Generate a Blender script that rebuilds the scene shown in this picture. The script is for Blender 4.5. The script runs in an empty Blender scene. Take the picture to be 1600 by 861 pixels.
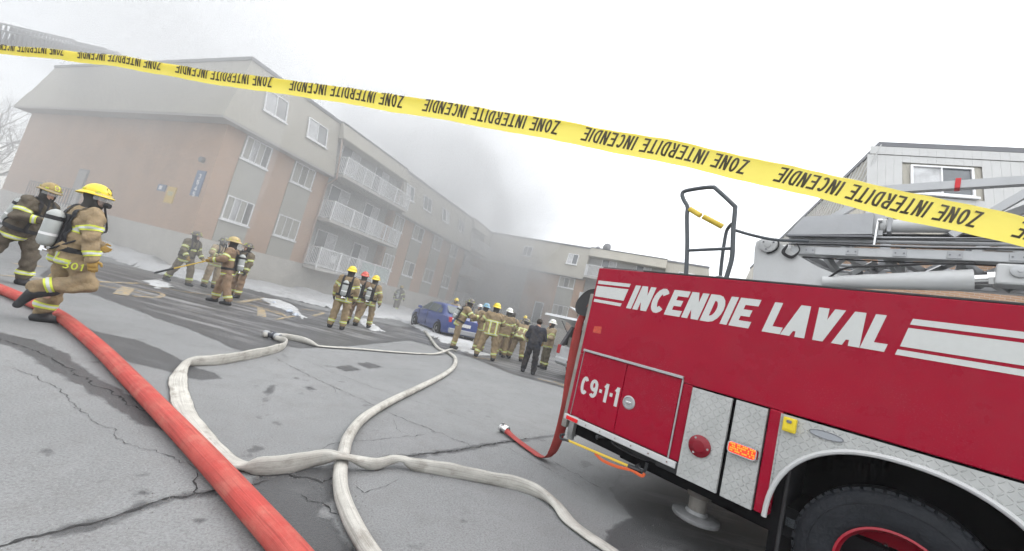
import bpy, bmesh, math, random
import numpy as np
from mathutils import Vector, Matrix
random.seed(7); RNG = np.random.default_rng(7)
SC = bpy.context.scene
# ---------------------------------------------------------------- camera
EYE = 1.5
ROLL, PITCH, FOCAL = math.radians(13.95), math.radians(6.04), 610.0
cr, sr, cp, sp = math.cos(ROLL), math.sin(ROLL), math.cos(PITCH), math.sin(PITCH)
fw = Vector((0, cp, sp)); up0 = Vector((0, -sp, cp)); rt0 = Vector((1, 0, 0))
rt = cr*rt0 + sr*up0; up = -sr*rt0 + cr*up0
cam_d = bpy.data.cameras.new('camera'); cam = bpy.data.objects.new('camera', cam_d)
SC.collection.objects.link(cam)
cam.matrix_world = Matrix(((rt.x, up.x, -fw.x, 0), (rt.y, up.y, -fw.y, 0), (rt.z, up.z, -fw.z, EYE), (0, 0, 0, 1)))
cam_d.sensor_width = 36.0; cam_d.lens = FOCAL*36.0/1600.0
cam_d.clip_start = 0.05; cam_d.clip_end = 3000
SC.camera = cam
# ---------------------------------------------------------------- sky, sun, exposure
SUN_EL, SUN_AZ = math.radians(48), math.radians(70)
world = bpy.data.worlds.new('World'); SC.world = world; world.use_nodes = True
wn = world.node_tree; wn.nodes.clear()
wo = wn.nodes.new('ShaderNodeOutputWorld'); bg = wn.nodes.new('ShaderNodeBackground')
sky = wn.nodes.new('ShaderNodeTexSky'); sky.sky_type = 'NISHITA'; sky.sun_disc = False
sky.sun_elevation = SUN_EL; sky.sun_rotation = SUN_AZ
sc_ = wn.nodes.new('ShaderNodeMix'); sc_.data_type = 'RGBA'; sc_.blend_type = 'ADD'; sc_.inputs[0].default_value = 0.03
# an even overcast layer over the clear-sky model, with faint cloud mottling
tc = wn.nodes.new('ShaderNodeTexCoord'); nz = wn.nodes.new('ShaderNodeTexNoise')
nz.inputs['Scale'].default_value = 2.2; nz.inputs['Detail'].default_value = 5
rp = wn.nodes.new('ShaderNodeValToRGB')
rp.color_ramp.elements[0].position = 0.3; rp.color_ramp.elements[0].color = (1.12, 1.13, 1.14, 1)
rp.color_ramp.elements[1].position = 0.7; rp.color_ramp.elements[1].color = (1.33, 1.32, 1.30, 1)
wn.links.new(tc.outputs['Generated'], nz.inputs['Vector']); wn.links.new(nz.outputs['Fac'], rp.inputs['Fac'])
# standard overcast luminance: brighter overhead than at the horizon
sx_ = wn.nodes.new('ShaderNodeSeparateXYZ'); wn.links.new(tc.outputs['Generated'], sx_.inputs[0])
mr0 = wn.nodes.new('ShaderNodeMapRange'); mr0.inputs['To Min'].default_value = .60; mr0.inputs['To Max'].default_value = 1.26; wn.links.new(sx_.outputs['Z'], mr0.inputs['Value'])
ml0 = wn.nodes.new('ShaderNodeMix'); ml0.data_type = 'RGBA'; ml0.blend_type = 'MULTIPLY'; ml0.inputs[0].default_value = 1.0; wn.links.new(rp.outputs['Color'], ml0.inputs[6]); wn.links.new(mr0.outputs[0], ml0.inputs[7])
wn.links.new(ml0.outputs[2], sc_.inputs[6]); wn.links.new(sky.outputs['Color'], sc_.inputs[7])
wn.links.new(sc_.outputs[2], bg.inputs['Color']); bg.inputs['Strength'].default_value = 1.0
wn.links.new(bg.outputs['Background'], wo.inputs['Surface'])
sun_d = bpy.data.lights.new('sun', 'SUN'); sun_d.energy = 0.9; sun_d.angle = math.radians(35); sun_d.color = (1.0, 0.96, 0.9)
sun = bpy.data.objects.new('sun', sun_d); SC.collection.objects.link(sun)
_sd = Vector((math.sin(SUN_AZ)*math.cos(SUN_EL), math.cos(SUN_AZ)*math.cos(SUN_EL), math.sin(SUN_EL)))
sun.rotation_euler = _sd.to_track_quat('Z', 'Y').to_euler()
vs = SC.view_settings; vs.view_transform = 'Standard'; vs.look = 'None'; vs.exposure = 0.72; vs.gamma = 1.0; vs.use_curve_mapping = False
cy = SC.cycles
cy.use_adaptive_sampling = True; cy.adaptive_threshold = .03
cy.volume_bounces = 1; cy.volume_max_steps = 40; cy.max_bounces = 5; cy.diffuse_bounces = 2; cy.glossy_bounces = 3
cy.transmission_bounces = 4; cy.transparent_max_bounces = 12; cy.use_denoising = True; cy.caustics_reflective = False; cy.caustics_refractive = False
# ---------------------------------------------------------------- helpers
def link(o): SC.collection.objects.link(o); return o
def tag(o, label=None, cat=None, group=None, kind=None):
    if label: o['label'] = label
    if cat: o['category'] = cat
    if group: o['group'] = group
    if kind: o['kind'] = kind
    return o
def thing(name, label, cat, loc=(0, 0, 0), rz=0, group=None):
    o = link(bpy.data.objects.new(name, None)); o.location = loc; o.rotation_euler = (0, 0, rz); o.empty_display_size = .2
    return tag(o, label, cat, group)
def obj(name, me, m, parent=None):
    if m is not None and not me.materials: me.materials.append(m)
    o = link(bpy.data.objects.new(name, me))
    if parent: o.parent = parent
    return o
def V3(*a): return np.array(a, float)
class MB:
    """collects shapes into one mesh"""
    def __init__(s): s.v = []; s.f = []; s.m = []
    def add(s, vs_, fs, mi=0):
        b = len(s.v); s.v += [tuple(map(float, p)) for p in vs_]; s.f += [tuple(b+i for i in f) for f in fs]; s.m += [mi]*len(fs); return s
    def box(s, x0, x1, y0, y1, z0, z1, mi=0):
        return s.add([(x0,y0,z0),(x1,y0,z0),(x1,y1,z0),(x0,y1,z0),(x0,y0,z1),(x1,y0,z1),(x1,y1,z1),(x0,y1,z1)],
                     [(0,3,2,1),(4,5,6,7),(0,1,5,4),(1,2,6,5),(2,3,7,6),(3,0,4,7)], mi)
    def bbox(s, x0, x1, y0, y1, z0, z1, b=.01):
        """box with chamfered edges"""
        bm = bmesh.new(); bmesh.ops.create_cube(bm, size=1)
        for v in bm.verts: v.co = ((x0+x1)/2+v.co.x*(x1-x0), (y0+y1)/2+v.co.y*(y1-y0), (z0+z1)/2+v.co.z*(z1-z0))
        b = min(b, .45*min(x1-x0, y1-y0, z1-z0))
        bmesh.ops.bevel(bm, geom=bm.edges[:], offset=b, segments=2, affect='EDGES', profile=.5)
        bm.verts.index_update(); s.add([v.co for v in bm.verts], [[v.index for v in f.verts] for f in bm.faces]); bm.free(); return s
    def obox(s, c, ax, ay, az, b=0):
        """oriented box, half-axes"""
        c, ax, ay, az = map(np.asarray, (c, ax, ay, az))
        P = [c+i*ax+j*ay+k*az for k in (-1,1) for i, j in ((-1,-1),(1,-1),(1,1),(-1,1))]
        return s.add(P, [(0,3,2,1),(4,5,6,7),(0,1,5,4),(1,2,6,5),(2,3,7,6),(3,0,4,7)])
    def bar(s, p, q, w, h, upv=(0,0,1)):
        """rectangular bar from p to q"""
        p, q = np.asarray(p, float), np.asarray(q, float); d = q-p; L = np.linalg.norm(d); d /= L
        u = np.asarray(upv, float); sd = np.cross(d, u); n = np.linalg.norm(sd)
        if n < 1e-4: sd = np.cross(d, (1, 0, 0)); n = np.linalg.norm(sd)
        sd /= n; u = np.cross(sd, d)
        return s.obox((p+q)/2, d*L/2, sd*w/2, u*h/2)
    def tube(s, pts, r, seg=10, cap=True, closed=False, flat=None):
        """round tube along points; r number or list; flat = (width factor, height factor) with z up"""
        P = np.asarray(pts, float); n = len(P)
        R = np.full(n, r, float) if np.isscalar(r) else np.asarray(r, float)
        T = np.gradient(P, axis=0) if not closed else (np.roll(P, -1, 0)-np.roll(P, 1, 0))
        T /= np.linalg.norm(T, axis=1)[:, None]+1e-12
        u = np.array((0, 0, 1.)) if abs(T[0][2]) < .9 else np.array((1., 0, 0)); V = []
        for i in range(n):
            u = u-T[i]*np.dot(u, T[i]); u /= np.linalg.norm(u)+1e-12
            if flat is not None:
                u = np.array((0, 0, 1.)); u = u-T[i]*np.dot(u, T[i]); u /= np.linalg.norm(u)+1e-12
            w = np.cross(T[i], u); fx, fy = (1, 1) if flat is None else flat
            for k in range(seg):
                a = 2*math.pi*k/seg; V.append(P[i]+R[i]*(fx*math.cos(a)*w+fy*math.sin(a)*u))
        Fs = []
        for i in range(n if closed else n-1):
            j = (i+1) % n
            for k in range(seg): Fs.append((i*seg+k, i*seg+(k+1) % seg, j*seg+(k+1) % seg, j*seg+k))
        if cap and not closed: Fs += [tuple(range(seg))[::-1], tuple((n-1)*seg+k for k in range(seg))]
        return s.add(V, Fs)
    def cyl(s, p, q, r0, r1=None, seg=16): return s.tube([p, q], [r0, r0 if r1 is None else r1], seg)
    def lathe(s, prof, o=(0,0,0), axis='z', seg=24, cap=True):
        """profile [(r, h)] turned round an axis through o"""
        V = []
        for r, h in prof:
            for k in range(seg):
                a = 2*math.pi*k/seg; c, d = r*math.cos(a), r*math.sin(a)
                q = (c, d, h) if axis == 'z' else ((c, h, -d) if axis == 'y' else (h, c, d))
                V.append((o[0]+q[0], o[1]+q[1], o[2]+q[2]))
        Fs = [(i*seg+k, i*seg+(k+1) % seg, (i+1)*seg+(k+1) % seg, (i+1)*seg+k) for i in range(len(prof)-1) for k in range(seg)]
        if cap: Fs += [tuple(range(seg))[::-1], tuple((len(prof)-1)*seg+k for k in range(seg))]
        return s.add(V, Fs)
    def prism(s, poly, f0, f1):
        """polygon swept between two placing functions f0, f1 (2D -> 3D)"""
        n = len(poly); V = [f0(*p) for p in poly]+[f1(*p) for p in poly]
        return s.add(V, [tuple(range(n))[::-1], tuple(range(n, 2*n))]+[(i, (i+1) % n, n+(i+1) % n, n+i) for i in range(n)])
    def mesh(s, name, smooth=False, fix=True):
        me = bpy.data.meshes.new(name); me.from_pydata(s.v, [], s.f); me.validate()
        if fix:
            bm = bmesh.new(); bm.from_mesh(me); bmesh.ops.recalc_face_normals(bm, faces=bm.faces); bm.to_mesh(me); bm.free()
        if smooth:
            me.polygons.foreach_set('use_smooth', [True]*len(me.polygons))
            if smooth != 'all': me.set_sharp_from_angle(angle=math.radians(40))
        return me
    def build(s, name, m, parent=None, smooth=False, fix=True): return obj(name, s.mesh(name, smooth, fix), m, parent)
def spline(pts, n=12, closed=False):
    """Catmull-Rom through points"""
    P = np.asarray(pts, float); out = []; N = len(P)
    for i in range(N-1 if not closed else N):
        p0 = P[i-1] if (i > 0 or closed) else 2*P[0]-P[1]; p1 = P[i]; p2 = P[(i+1) % N]
        p3 = P[(i+2) % N] if (i+2 < N or closed) else 2*P[-1]-P[-2]
        for k in range(n):
            t = k/n; out.append(.5*((2*p1)+(-p0+p2)*t+(2*p0-5*p1+4*p2-p3)*t*t+(-p0+3*p1-3*p2+p3)*t**3))
    if not closed: out.append(P[-1])
    return np.array(out)
# ---------------------------------------------------------------- materials
MATS = {}
def mat(name, col, rough=.6, metal=0., var=.0, vscale=4., bump=0., bscale=60., coat=0., spec=.5, trans=0., alpha=1., emit=None, estr=0., dirt=None, dirt_scale=1.5, dirt_amt=.5, rvar=0.):
    if name in MATS: return MATS[name]
    m = bpy.data.materials.new(name); m.use_nodes = True; nt = m.node_tree; N, L = nt.nodes, nt.links
    b = N['Principled BSDF']; b.inputs['Base Color'].default_value = (*col, 1); b.inputs['Roughness'].default_value = rough
    b.inputs['Metallic'].default_value = metal; b.inputs['Coat Weight'].default_value = coat; b.inputs['Coat Roughness'].default_value = .08
    b.inputs['Specular IOR Level'].default_value = spec; b.inputs['Transmission Weight'].default_value = trans; b.inputs['Alpha'].default_value = alpha
    if emit: b.inputs['Emission Color'].default_value = (*emit, 1); b.inputs['Emission Strength'].default_value = estr
    g = N.new('ShaderNodeTexCoord'); src = g.outputs['Object']
    last = None
    if var > 0:
        n = N.new('ShaderNodeTexNoise'); n.inputs['Scale'].default_value = vscale; n.inputs['Detail'].default_value = 6; n.inputs['Roughness'].default_value = .65
        L.new(src, n.inputs['Vector'])
        r = N.new('ShaderNodeValToRGB'); r.color_ramp.elements[0].position = .25; r.color_ramp.elements[1].position = .75
        r.color_ramp.elements[0].color = (*[c*(1-var) for c in col], 1); r.color_ramp.elements[1].color = (*[min(1, c*(1+var)) for c in col], 1)
        L.new(n.outputs['Fac'], r.inputs['Fac']); last = r.outputs['Color']
        if rvar > 0:
            mr = N.new('ShaderNodeMapRange'); mr.inputs['To Min'].default_value = max(.02, rough-rvar); mr.inputs['To Max'].default_value = min(1, rough+rvar)
            L.new(n.outputs['Fac'], mr.inputs['Value']); L.new(mr.outputs['Result'], b.inputs['Roughness'])
    if dirt:
        n2 = N.new('ShaderNodeTexNoise'); n2.inputs['Scale'].default_value = dirt_scale; n2.inputs['Detail'].default_value = 8; n2.inputs['Roughness'].default_value = .7
        L.new(src, n2.inputs['Vector']); mr = N.new('ShaderNodeMapRange'); mr.inputs['From Min'].default_value = .45; mr.inputs['From Max'].default_value = .75
        mr.inputs['To Max'].default_value = dirt_amt; L.new(n2.outputs['Fac'], mr.inputs['Value'])
        mx = N.new('ShaderNodeMix'); mx.data_type = 'RGBA'; L.new(mr.outputs['Result'], mx.inputs[0])
        if last: L.new(last, mx.inputs[6])
        else: mx.inputs[6].default_value = (*col, 1)
        mx.inputs[7].default_value = (*dirt, 1); last = mx.outputs[2]
    if last: L.new(last, b.inputs['Base Color'])
    if bump > 0:
        n = N.new('ShaderNodeTexNoise'); n.inputs['Scale'].default_value = bscale; n.inputs['Detail'].default_value = 4; L.new(src, n.inputs['Vector'])
        bp = N.new('ShaderNodeBump'); bp.inputs['Strength'].default_value = bump; bp.inputs['Distance'].default_value = .02
        L.new(n.outputs['Fac'], bp.inputs['Height']); L.new(bp.outputs['Normal'], b.inputs['Normal'])
    MATS[name] = m; return m
def nodes_of(m): return m.node_tree.nodes, m.node_tree.links, m.node_tree.nodes['Principled BSDF']
# ---------------------------------------------------------------- ground
def pnoise(x, y, seed=0):
    """cheap smooth value noise"""
    def h(i, j): 
        n = np.sin(i*127.1+j*311.7+seed*74.7)*43758.5453; return n-np.floor(n)
    xi, yi = np.floor(x), np.floor(y); fx, fy = x-xi, y-yi; fx = fx*fx*(3-2*fx); fy = fy*fy*(3-2*fy)
    return (h(xi, yi)*(1-fx)+h(xi+1, yi)*fx)*(1-fy)+(h(xi, yi+1)*(1-fx)+h(xi+1, yi+1)*fx)*fy
def fbm(x, y, seed=0, o=4):
    s = 0; a = .5
    for k in range(o): s = s+a*pnoise(x*2**k, y*2**k, seed+k); a *= .5
    return s
def sdf_poly(X, Y, poly):
    """signed distance, positive inside"""
    P = np.asarray(poly, float); d = np.full(X.shape, 1e9); ins = np.zeros(X.shape, bool)
    for i in range(len(P)):
        a, b = P[i], P[(i+1) % len(P)]; e = b-a; wx, wy = X-a[0], Y-a[1]
        t = np.clip((wx*e[0]+wy*e[1])/(e@e+1e-9), 0, 1); d = np.minimum(d, np.hypot(wx-t*e[0], wy-t*e[1]))
        if abs(e[1]) > 1e-9:
            c = ((a[1] > Y) != (b[1] > Y)) & (X < e[0]*(Y-a[1])/e[1]+a[0]); ins ^= c
    return np.where(ins, d, -d)
def sdf_line(X, Y, pts, w):
    """w = half width per point; positive inside"""
    P = np.asarray(pts, float); W = np.full(len(P), w) if np.isscalar(w) else np.asarray(w, float); d = np.full(X.shape, -1e9)
    for i in range(len(P)-1):
        a, b = P[i], P[i+1]; e = b-a; wx, wy = X-a[0], Y-a[1]; t = np.clip((wx*e[0]+wy*e[1])/(e@e+1e-9), 0, 1)
        d = np.maximum(d, W[i]+(W[i+1]-W[i])*t-np.hypot(wx-t*e[0], wy-t*e[1]))
    return d
gx = np.concatenate([[-400, -150, -70], np.arange(-40, -9, .4), np.arange(-9, 7, .05), np.arange(7, 30, .4), [40, 80, 200, 400]])
gy = np.concatenate([[-60, -15, -5, -2], np.arange(-.4, .6, .2), np.arange(.6, 13, .05), np.arange(13, 30, .15), np.arange(30, 50, .8), [70, 120, 300, 900]])
GX, GY = np.meshgrid(gx, gy)
def gz(x, y): return (fbm(np.asarray(x)*.9, np.asarray(y)*.9, 3, 3)-.44)*.014
GZ = gz(GX, GY)*((GX > -20) & (GX < 20) & (GY < 40))
wet_polys = [
 [(-9.39, 8.18), (-7.66, 7.70), (-6.66, 7.35), (-5.76, 6.99), (-5.13, 6.84), (-4.07, 6.34), (-3.51, 6.18), (-3.64, 6.72), (-3.80, 7.33), (-3.50, 7.49), (-3.13, 9.45), (-2.72, 12.91), (-1.63, 12.82), (-0.54, 12.40), (0.66, 10.99), (2.43, 10.73), (5.61, 25.99), (-0.75, 27.45), (-3.20, 22.69), (-4.19, 16.68), (-5.76, 16.42), (-7.43, 15.42), (-10.36, 16.78), (-11.17, 14.35), (-13.65, 13.97), (-13.88, 12.56)],
 [(-5.75, 5.49), (-5.19, 5.38), (-4.71, 5.48), (-4.05, 5.23), (-3.52, 4.94), (-3.18, 4.92), (-3.00, 4.75), (-3.10, 4.52), (-3.44, 4.53), (-4.02, 4.56), (-5.06, 5.03)],
 [(1.82, 4.85), (1.56, 4.31), (1.57, 3.97), (1.60, 3.78), (1.25, 3.41), (1.07, 2.89), (1.06, 2.05), (4.24, 2.67), (8.55, 5.47), (5.01, 6.80), (2.88, 5.56), (2.26, 5.13)],
 [(-1.41, 2.86), (-1.27, 3.01), (-1.00, 3.26), (-0.81, 2.92), (-0.83, 2.68), (-0.47, 2.41), (-0.27, 2.24), (-0.63, 2.11), (-0.90, 2.30), (-1.26, 2.56)],
 [(-1.86, 2.43), (-1.88, 2.49), (-1.83, 2.53), (-1.75, 2.50), (-1.73, 2.44), (-1.79, 2.40)], [(-1.99, 2.59), (-1.98, 2.64), (-1.93, 2.63), (-1.92, 2.59)], [(-1.38, 2.33), (-1.37, 2.38), (-1.31, 2.37), (-1.32, 2.33)],
 [(-2.12, 4.14), (-2.35, 4.49), (-2.54, 4.95), (-2.54, 5.19), (-2.40, 4.81), (-2.26, 4.44)], [(-1.90, 3.88), (-1.88, 3.97), (-1.79, 3.91), (-1.81, 3.83)], [(-2.27, 5.23), (-2.24, 5.36), (-2.09, 5.24), (-2.12, 5.11)],
 [(-2.53, 6.71), (-2.44, 7.15), (-2.15, 7.00), (-2.26, 6.58)], [(-2.41, 7.40), (-2.31, 7.79), (-1.96, 7.68), (-2.07, 7.21)], [(1.33, 4.94), (1.48, 5.08), (1.51, 4.93), (1.37, 4.78)],
 [(-2.56, 3.37), (-2.61, 3.48), (-2.33, 3.48), (-2.12, 3.43), (-2.18, 3.30)],
]
wet_lines = [([(-5.32, 4.32), (-4.98, 4.33), (-4.56, 4.23), (-3.87, 3.91), (-3.33, 3.69), (-2.91, 3.53), (-2.56, 3.37), (-2.37, 3.29)], [.17, .17, .15, .12, .11, .12, .13, .07]),
 ([(-1.90, 1.80), (-1.84, 1.98), (-1.74, 2.12), (-1.68, 2.36), (-1.63, 2.48), (-1.52, 2.58), (-1.39, 2.71)], [.02, .03, .05, .05, .05, .04, .06]),
 ([(-0.89, 3.51), (-0.53, 3.90), (-0.08, 4.38), (0.26, 4.82), (0.78, 5.41), (1.85, 6.64)], [.04, .05, .05, .06, .03, .02]),
 ([(-1.26, 2.98), (-1.17, 3.09), (-0.99, 3.36)], [.12, .1, .05]), ([(3.81, 10.11), (2.45, 7.21), (2.78, 6.81)], [.05, .04, .02])]
wet = np.full(GX.shape, -9.)
for p in wet_polys: wet = np.maximum(wet, sdf_poly(GX, GY, p))
for p, w in wet_lines: wet = np.maximum(wet, sdf_line(GX, GY, p, w))
wet = np.maximum(wet, np.where((GY > 22), .12, -9))
ny, nx = GX.shape; gi = np.arange(nx*ny).reshape(ny, nx)
gf = np.stack([gi[:-1, :-1], gi[:-1, 1:], gi[1:, 1:], gi[1:, :-1]], -1).reshape(-1, 4)
gme = bpy.data.meshes.new('ground'); gme.from_pydata(np.stack([GX, GY, GZ], -1).reshape(-1, 3), [], gf.tolist())
at = gme.attributes.new('wet', 'FLOAT', 'POINT'); at.data.foreach_set('value', np.clip(wet, -1, 1).ravel().astype(np.float32))
gme.polygons.foreach_set('use_smooth', [True]*len(gme.polygons))
m_ground = mat('asphalt', (.2, .2, .2), .85)
N, L, B = nodes_of(m_ground)
def nn(t, **k):
    n = N.new('ShaderNode'+t)
    for a, v in k.items(): n.inputs[a].default_value = v
    return n
def mixc(a, b, f, mode='MIX'):
    x = N.new('ShaderNodeMix'); x.data_type = 'RGBA'; x.blend_type = mode
    for i, v in ((0, f), (6, a), (7, b)):
        if hasattr(v, 'default_value') or hasattr(v, 'links'): L.new(v, x.inputs[i])
        else: x.inputs[i].default_value = v
    return x.outputs[2]
def mrange(v, a, b, c=0., d=1.):
    x = nn('MapRange', **{'From Min': a, 'From Max': b, 'To Min': c, 'To Max': d}); L.new(v, x.inputs['Value']); return x.outputs['Result']
def mth(op, a, b=None):
    x = N.new('ShaderNodeMath'); x.operation = op
    for i, v in enumerate((a, b)):
        if v is None: continue
        if hasattr(v, 'links'): L.new(v, x.inputs[i])
        else: x.inputs[i].default_value = v
    return x.outputs[0]
def noise(scale, det=6, ro=.6, vec=None):
    x = nn('TexNoise', Scale=scale, Detail=det, Roughness=ro); L.new(vec or geo.outputs['Position'], x.inputs['Vector']); return x.outputs['Fac']
geo = N.new('ShaderNodeNewGeometry')
A_ = N.new('ShaderNodeAttribute'); A_.attribute_name = 'wet'
big = noise(.45, 5); mid = noise(3.2, 6, .7); fine = noise(75, 4, .75); spk = noise(150, 2, .8)
c0 = mixc((.19, .197, .20, 1), (.25, .256, .258, 1), mrange(big, .3, .7))
c0 = mixc(c0, (.18, .18, .18, 1), mrange(mid, .48, .74, 0, .75))
c0 = mixc(c0, (.105, .105, .108, 1), mrange(fine, .44, .68, 0, .8))
c0 = mixc(c0, (.38, .38, .38, 1), mrange(spk, .56, .68, 0, .6))
wn_ = mth('ADD', A_.outputs['Fac'], mth('MULTIPLY', mth('SUBTRACT', noise(5, 6, .65), .5), .22))
wf = mrange(wn_, -.012, .022)
# scattered damp flecks of their own
fl = mrange(noise(2.6, 3, .55), .67, .71, 0, .75)
wf = mth('MAXIMUM', wf, fl)
wetc = mixc(c0, (.36, .36, .37, 1), .96, 'MULTIPLY')
# dried slush streaks inside the wet road
wv = N.new('ShaderNodeMapping'); wv.inputs['Rotation'].default_value = (0, 0, math.radians(25)); wv.inputs['Scale'].default_value = (.35, 2.2, 1); L.new(geo.outputs['Position'], wv.inputs['Vector'])
wetc = mixc(wetc, (.27, .27, .275, 1), mth('MULTIPLY', mrange(noise(1.1, 7, .68, wv.outputs['Vector']), .47, .62, 0, .8), mrange(A_.outputs['Fac'], .15, .7)))
col = mixc(c0, wetc, wf)
L.new(col, B.inputs['Base Color'])
L.new(mrange(wf, 0, 1, .9, .42), B.inputs['Roughness']); B.inputs['Specular IOR Level'].default_value = .3
bp = nn('Bump', Strength=.9, Distance=.008); L.new(mth('ADD', fine, mth('MULTIPLY', mid, .6)), bp.inputs['Height']); L.new(bp.outputs['Normal'], B.inputs['Normal'])
ground = obj('ground', gme, m_ground); tag(ground, kind='structure')
# cracks: ragged dark ribbons in the pavement joints
m_crack = mat('crack_dark', (.03, .03, .031), .95, var=.5, vscale=30)
def crack(pts, w, seed, jit=.02, n=14):
    r = np.random.default_rng(seed); P = np.array(pts, float)
    Q = []
    for i in range(len(P)-1):
        d = P[i+1]-P[i]; Ln = np.linalg.norm(d); k = max(3, int(Ln/.03)); nrm = np.array((-d[1], d[0]))/(Ln+1e-9)
        for t in range(k):
            u = t/k; Q.append(P[i]+d*u+nrm*jit*((fbm(np.array([u*Ln*7]), np.array([seed*3.1+i]), seed, 5)[0]-.47)*2.6+r.normal()*.16))
    Q.append(P[-1]); Q = np.array(Q); T = np.gradient(Q, axis=0); T /= np.linalg.norm(T, axis=1)[:, None]+1e-9
    Nn = np.stack([-T[:, 1], T[:, 0]], 1); m = MB(); V = []; ww = w*.62*(.25+1.3*r.random(len(Q))**1.5)*(.5+1.1*fbm(np.arange(len(Q))*.12, np.full(len(Q), seed*1.7), seed, 3))
    ww[:3] *= (.2, .5, .8); ww[-3:] *= (.8, .5, .2)
    wl = ww*(.5+.5*r.random(len(Q)))
    for q, n_, a, b in zip(Q, Nn, ww, wl):
        p1, p2 = q+n_*a, q-n_*b; V += [(*p1, gz(*p1)+.004), (*q, gz(*q)+.0036), (*p2, gz(*p2)+.004)]
    for i in range(len(Q)-1):
        k = 3*i; m.add([V[k], V[k+1], V[k+4], V[k+3]], [(0, 1, 2, 3)]); m.add([V[k+1], V[k+2], V[k+5], V[k+4]], [(0, 1, 2, 3)])
    return m.build('crack', m_crack, ground, fix=False)
crack([(-1.90, 1.80), (-1.84, 1.98), (-1.74, 2.12), (-1.68, 2.36), (-1.63, 2.48), (-1.52, 2.58), (-1.39, 2.71), (-1.30, 2.89)], .016, 1, .03)
crack([(-5.10, 4.26), (-4.54, 4.21), (-3.87, 3.91), (-3.33, 3.69), (-2.91, 3.53), (-2.61, 3.42), (-2.35, 3.31)], .014, 2, .05)
crack([(-4.13, 3.67), (-3.79, 3.58), (-3.43, 3.44), (-3.04, 3.22), (-2.83, 3.12), (-2.60, 3.06), (-2.38, 2.94), (-2.14, 2.91), (-1.87, 2.84), (-1.72, 2.80)], .005, 3, .04)
crack([(-1.72, 2.80), (-1.66, 2.68), (-1.54, 2.56)], .008, 4, .03)
crack([(-3.29, 6.31), (-2.27, 5.68), (-1.57, 5.32), (-0.96, 4.98), (-0.35, 4.74), (0.01, 4.55)], .008, 5, .04)
crack([(-3.10, 6.74), (-2.37, 6.33), (-1.42, 5.95), (-0.51, 5.76), (0.15, 5.52)], .004, 6, .03)
crack([(-0.89, 3.51), (-0.53, 3.90), (-0.08, 4.38), (0.26, 4.82), (0.78, 5.41)], .016, 7, .04)
crack([(-1.27, 3.46), (-1.18, 3.80), (-0.86, 4.15), (-0.52, 4.60)], .006, 8, .03)
crack([(-0.96, 4.83), (-0.83, 4.54), (-0.76, 4.46)], .003, 9, .02)
crack([(-0.79, 3.12), (-0.66, 3.03), (-0.57, 3.21), (-0.49, 3.40)], .004, 10, .02)
crack([(0.96, 4.74), (1.22, 4.49), (1.47, 4.22)], .007, 11, .03)
crack([(-2.07, 5.65), (-1.90, 5.35), (-1.79, 5.23)], .003, 12, .02)
crack([(-1.40, 2.90), (-1.24, 3.03), (-1.01, 3.05), (-0.92, 3.18)], .02, 13, .06)
crack([(-1.04, 2.84), (-0.85, 2.76), (-0.71, 2.70)], .008, 14, .05)
crack([(-1.43, 2.69), (-1.26, 2.56), (-1.16, 2.49)], .018, 15, .05)
crack([(0.42, 4.80), (0.85, 4.48), (1.19, 4.18)], .003, 16, .03)
crack([(-1.94, 7.63), (-1.11, 8.61), (0.03, 8.60)], .003, 17, .03)
# loose winter grit, thicker along the joints
rg_ = np.random.default_rng(33); m_grit = mat('grit', (.17, .165, .16), .9, var=.6, vscale=60); gm = MB(); pts_g = []
for _ in range(2600):
    r0 = 1.5+7.5*rg_.random()**1.6; a0 = math.radians(62+66*rg_.random()); pts_g.append((r0*math.cos(a0), r0*math.sin(a0)))
for pl in ([(-1.90, 1.80), (-1.84, 1.98), (-1.74, 2.12), (-1.68, 2.36), (-1.63, 2.48), (-1.52, 2.58), (-1.39, 2.71), (-1.30, 2.89)], [(-5.10, 4.26), (-4.54, 4.21), (-3.87, 3.91), (-3.33, 3.69), (-2.91, 3.53), (-2.61, 3.42), (-2.35, 3.31)], [(-0.89, 3.51), (-0.53, 3.90), (-0.08, 4.38), (0.26, 4.82), (0.78, 5.41)], [(-1.40, 2.90), (-1.24, 3.03), (-1.01, 3.05), (-0.62, 2.79)]):
    for _ in range(330): k = rg_.integers(0, len(pl)-1); u = rg_.random(); pts_g.append(tuple(np.array(pl[k])*(1-u)+np.array(pl[k+1])*u+rg_.normal(size=2)*.05))
for x, y in pts_g:
    h_ = .0018+.0045*rg_.random()**3; z = float(gz(x, y)); a = rg_.random()*3; c, s_ = math.cos(a)*h_, math.sin(a)*h_*.8
    gm.add([(x+c, y+s_, z), (x-s_, y+c, z), (x-c, y-s_, z), (x+s_, y-c, z), (x+c*.2, y, z+h_*1.3)], [(0, 1, 4), (1, 2, 4), (2, 3, 4), (3, 0, 4)])
tag(gm.build('grit', m_grit, None, fix=False), 'loose winter grit scattered on the grey pavement', 'grit', kind='stuff')
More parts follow.
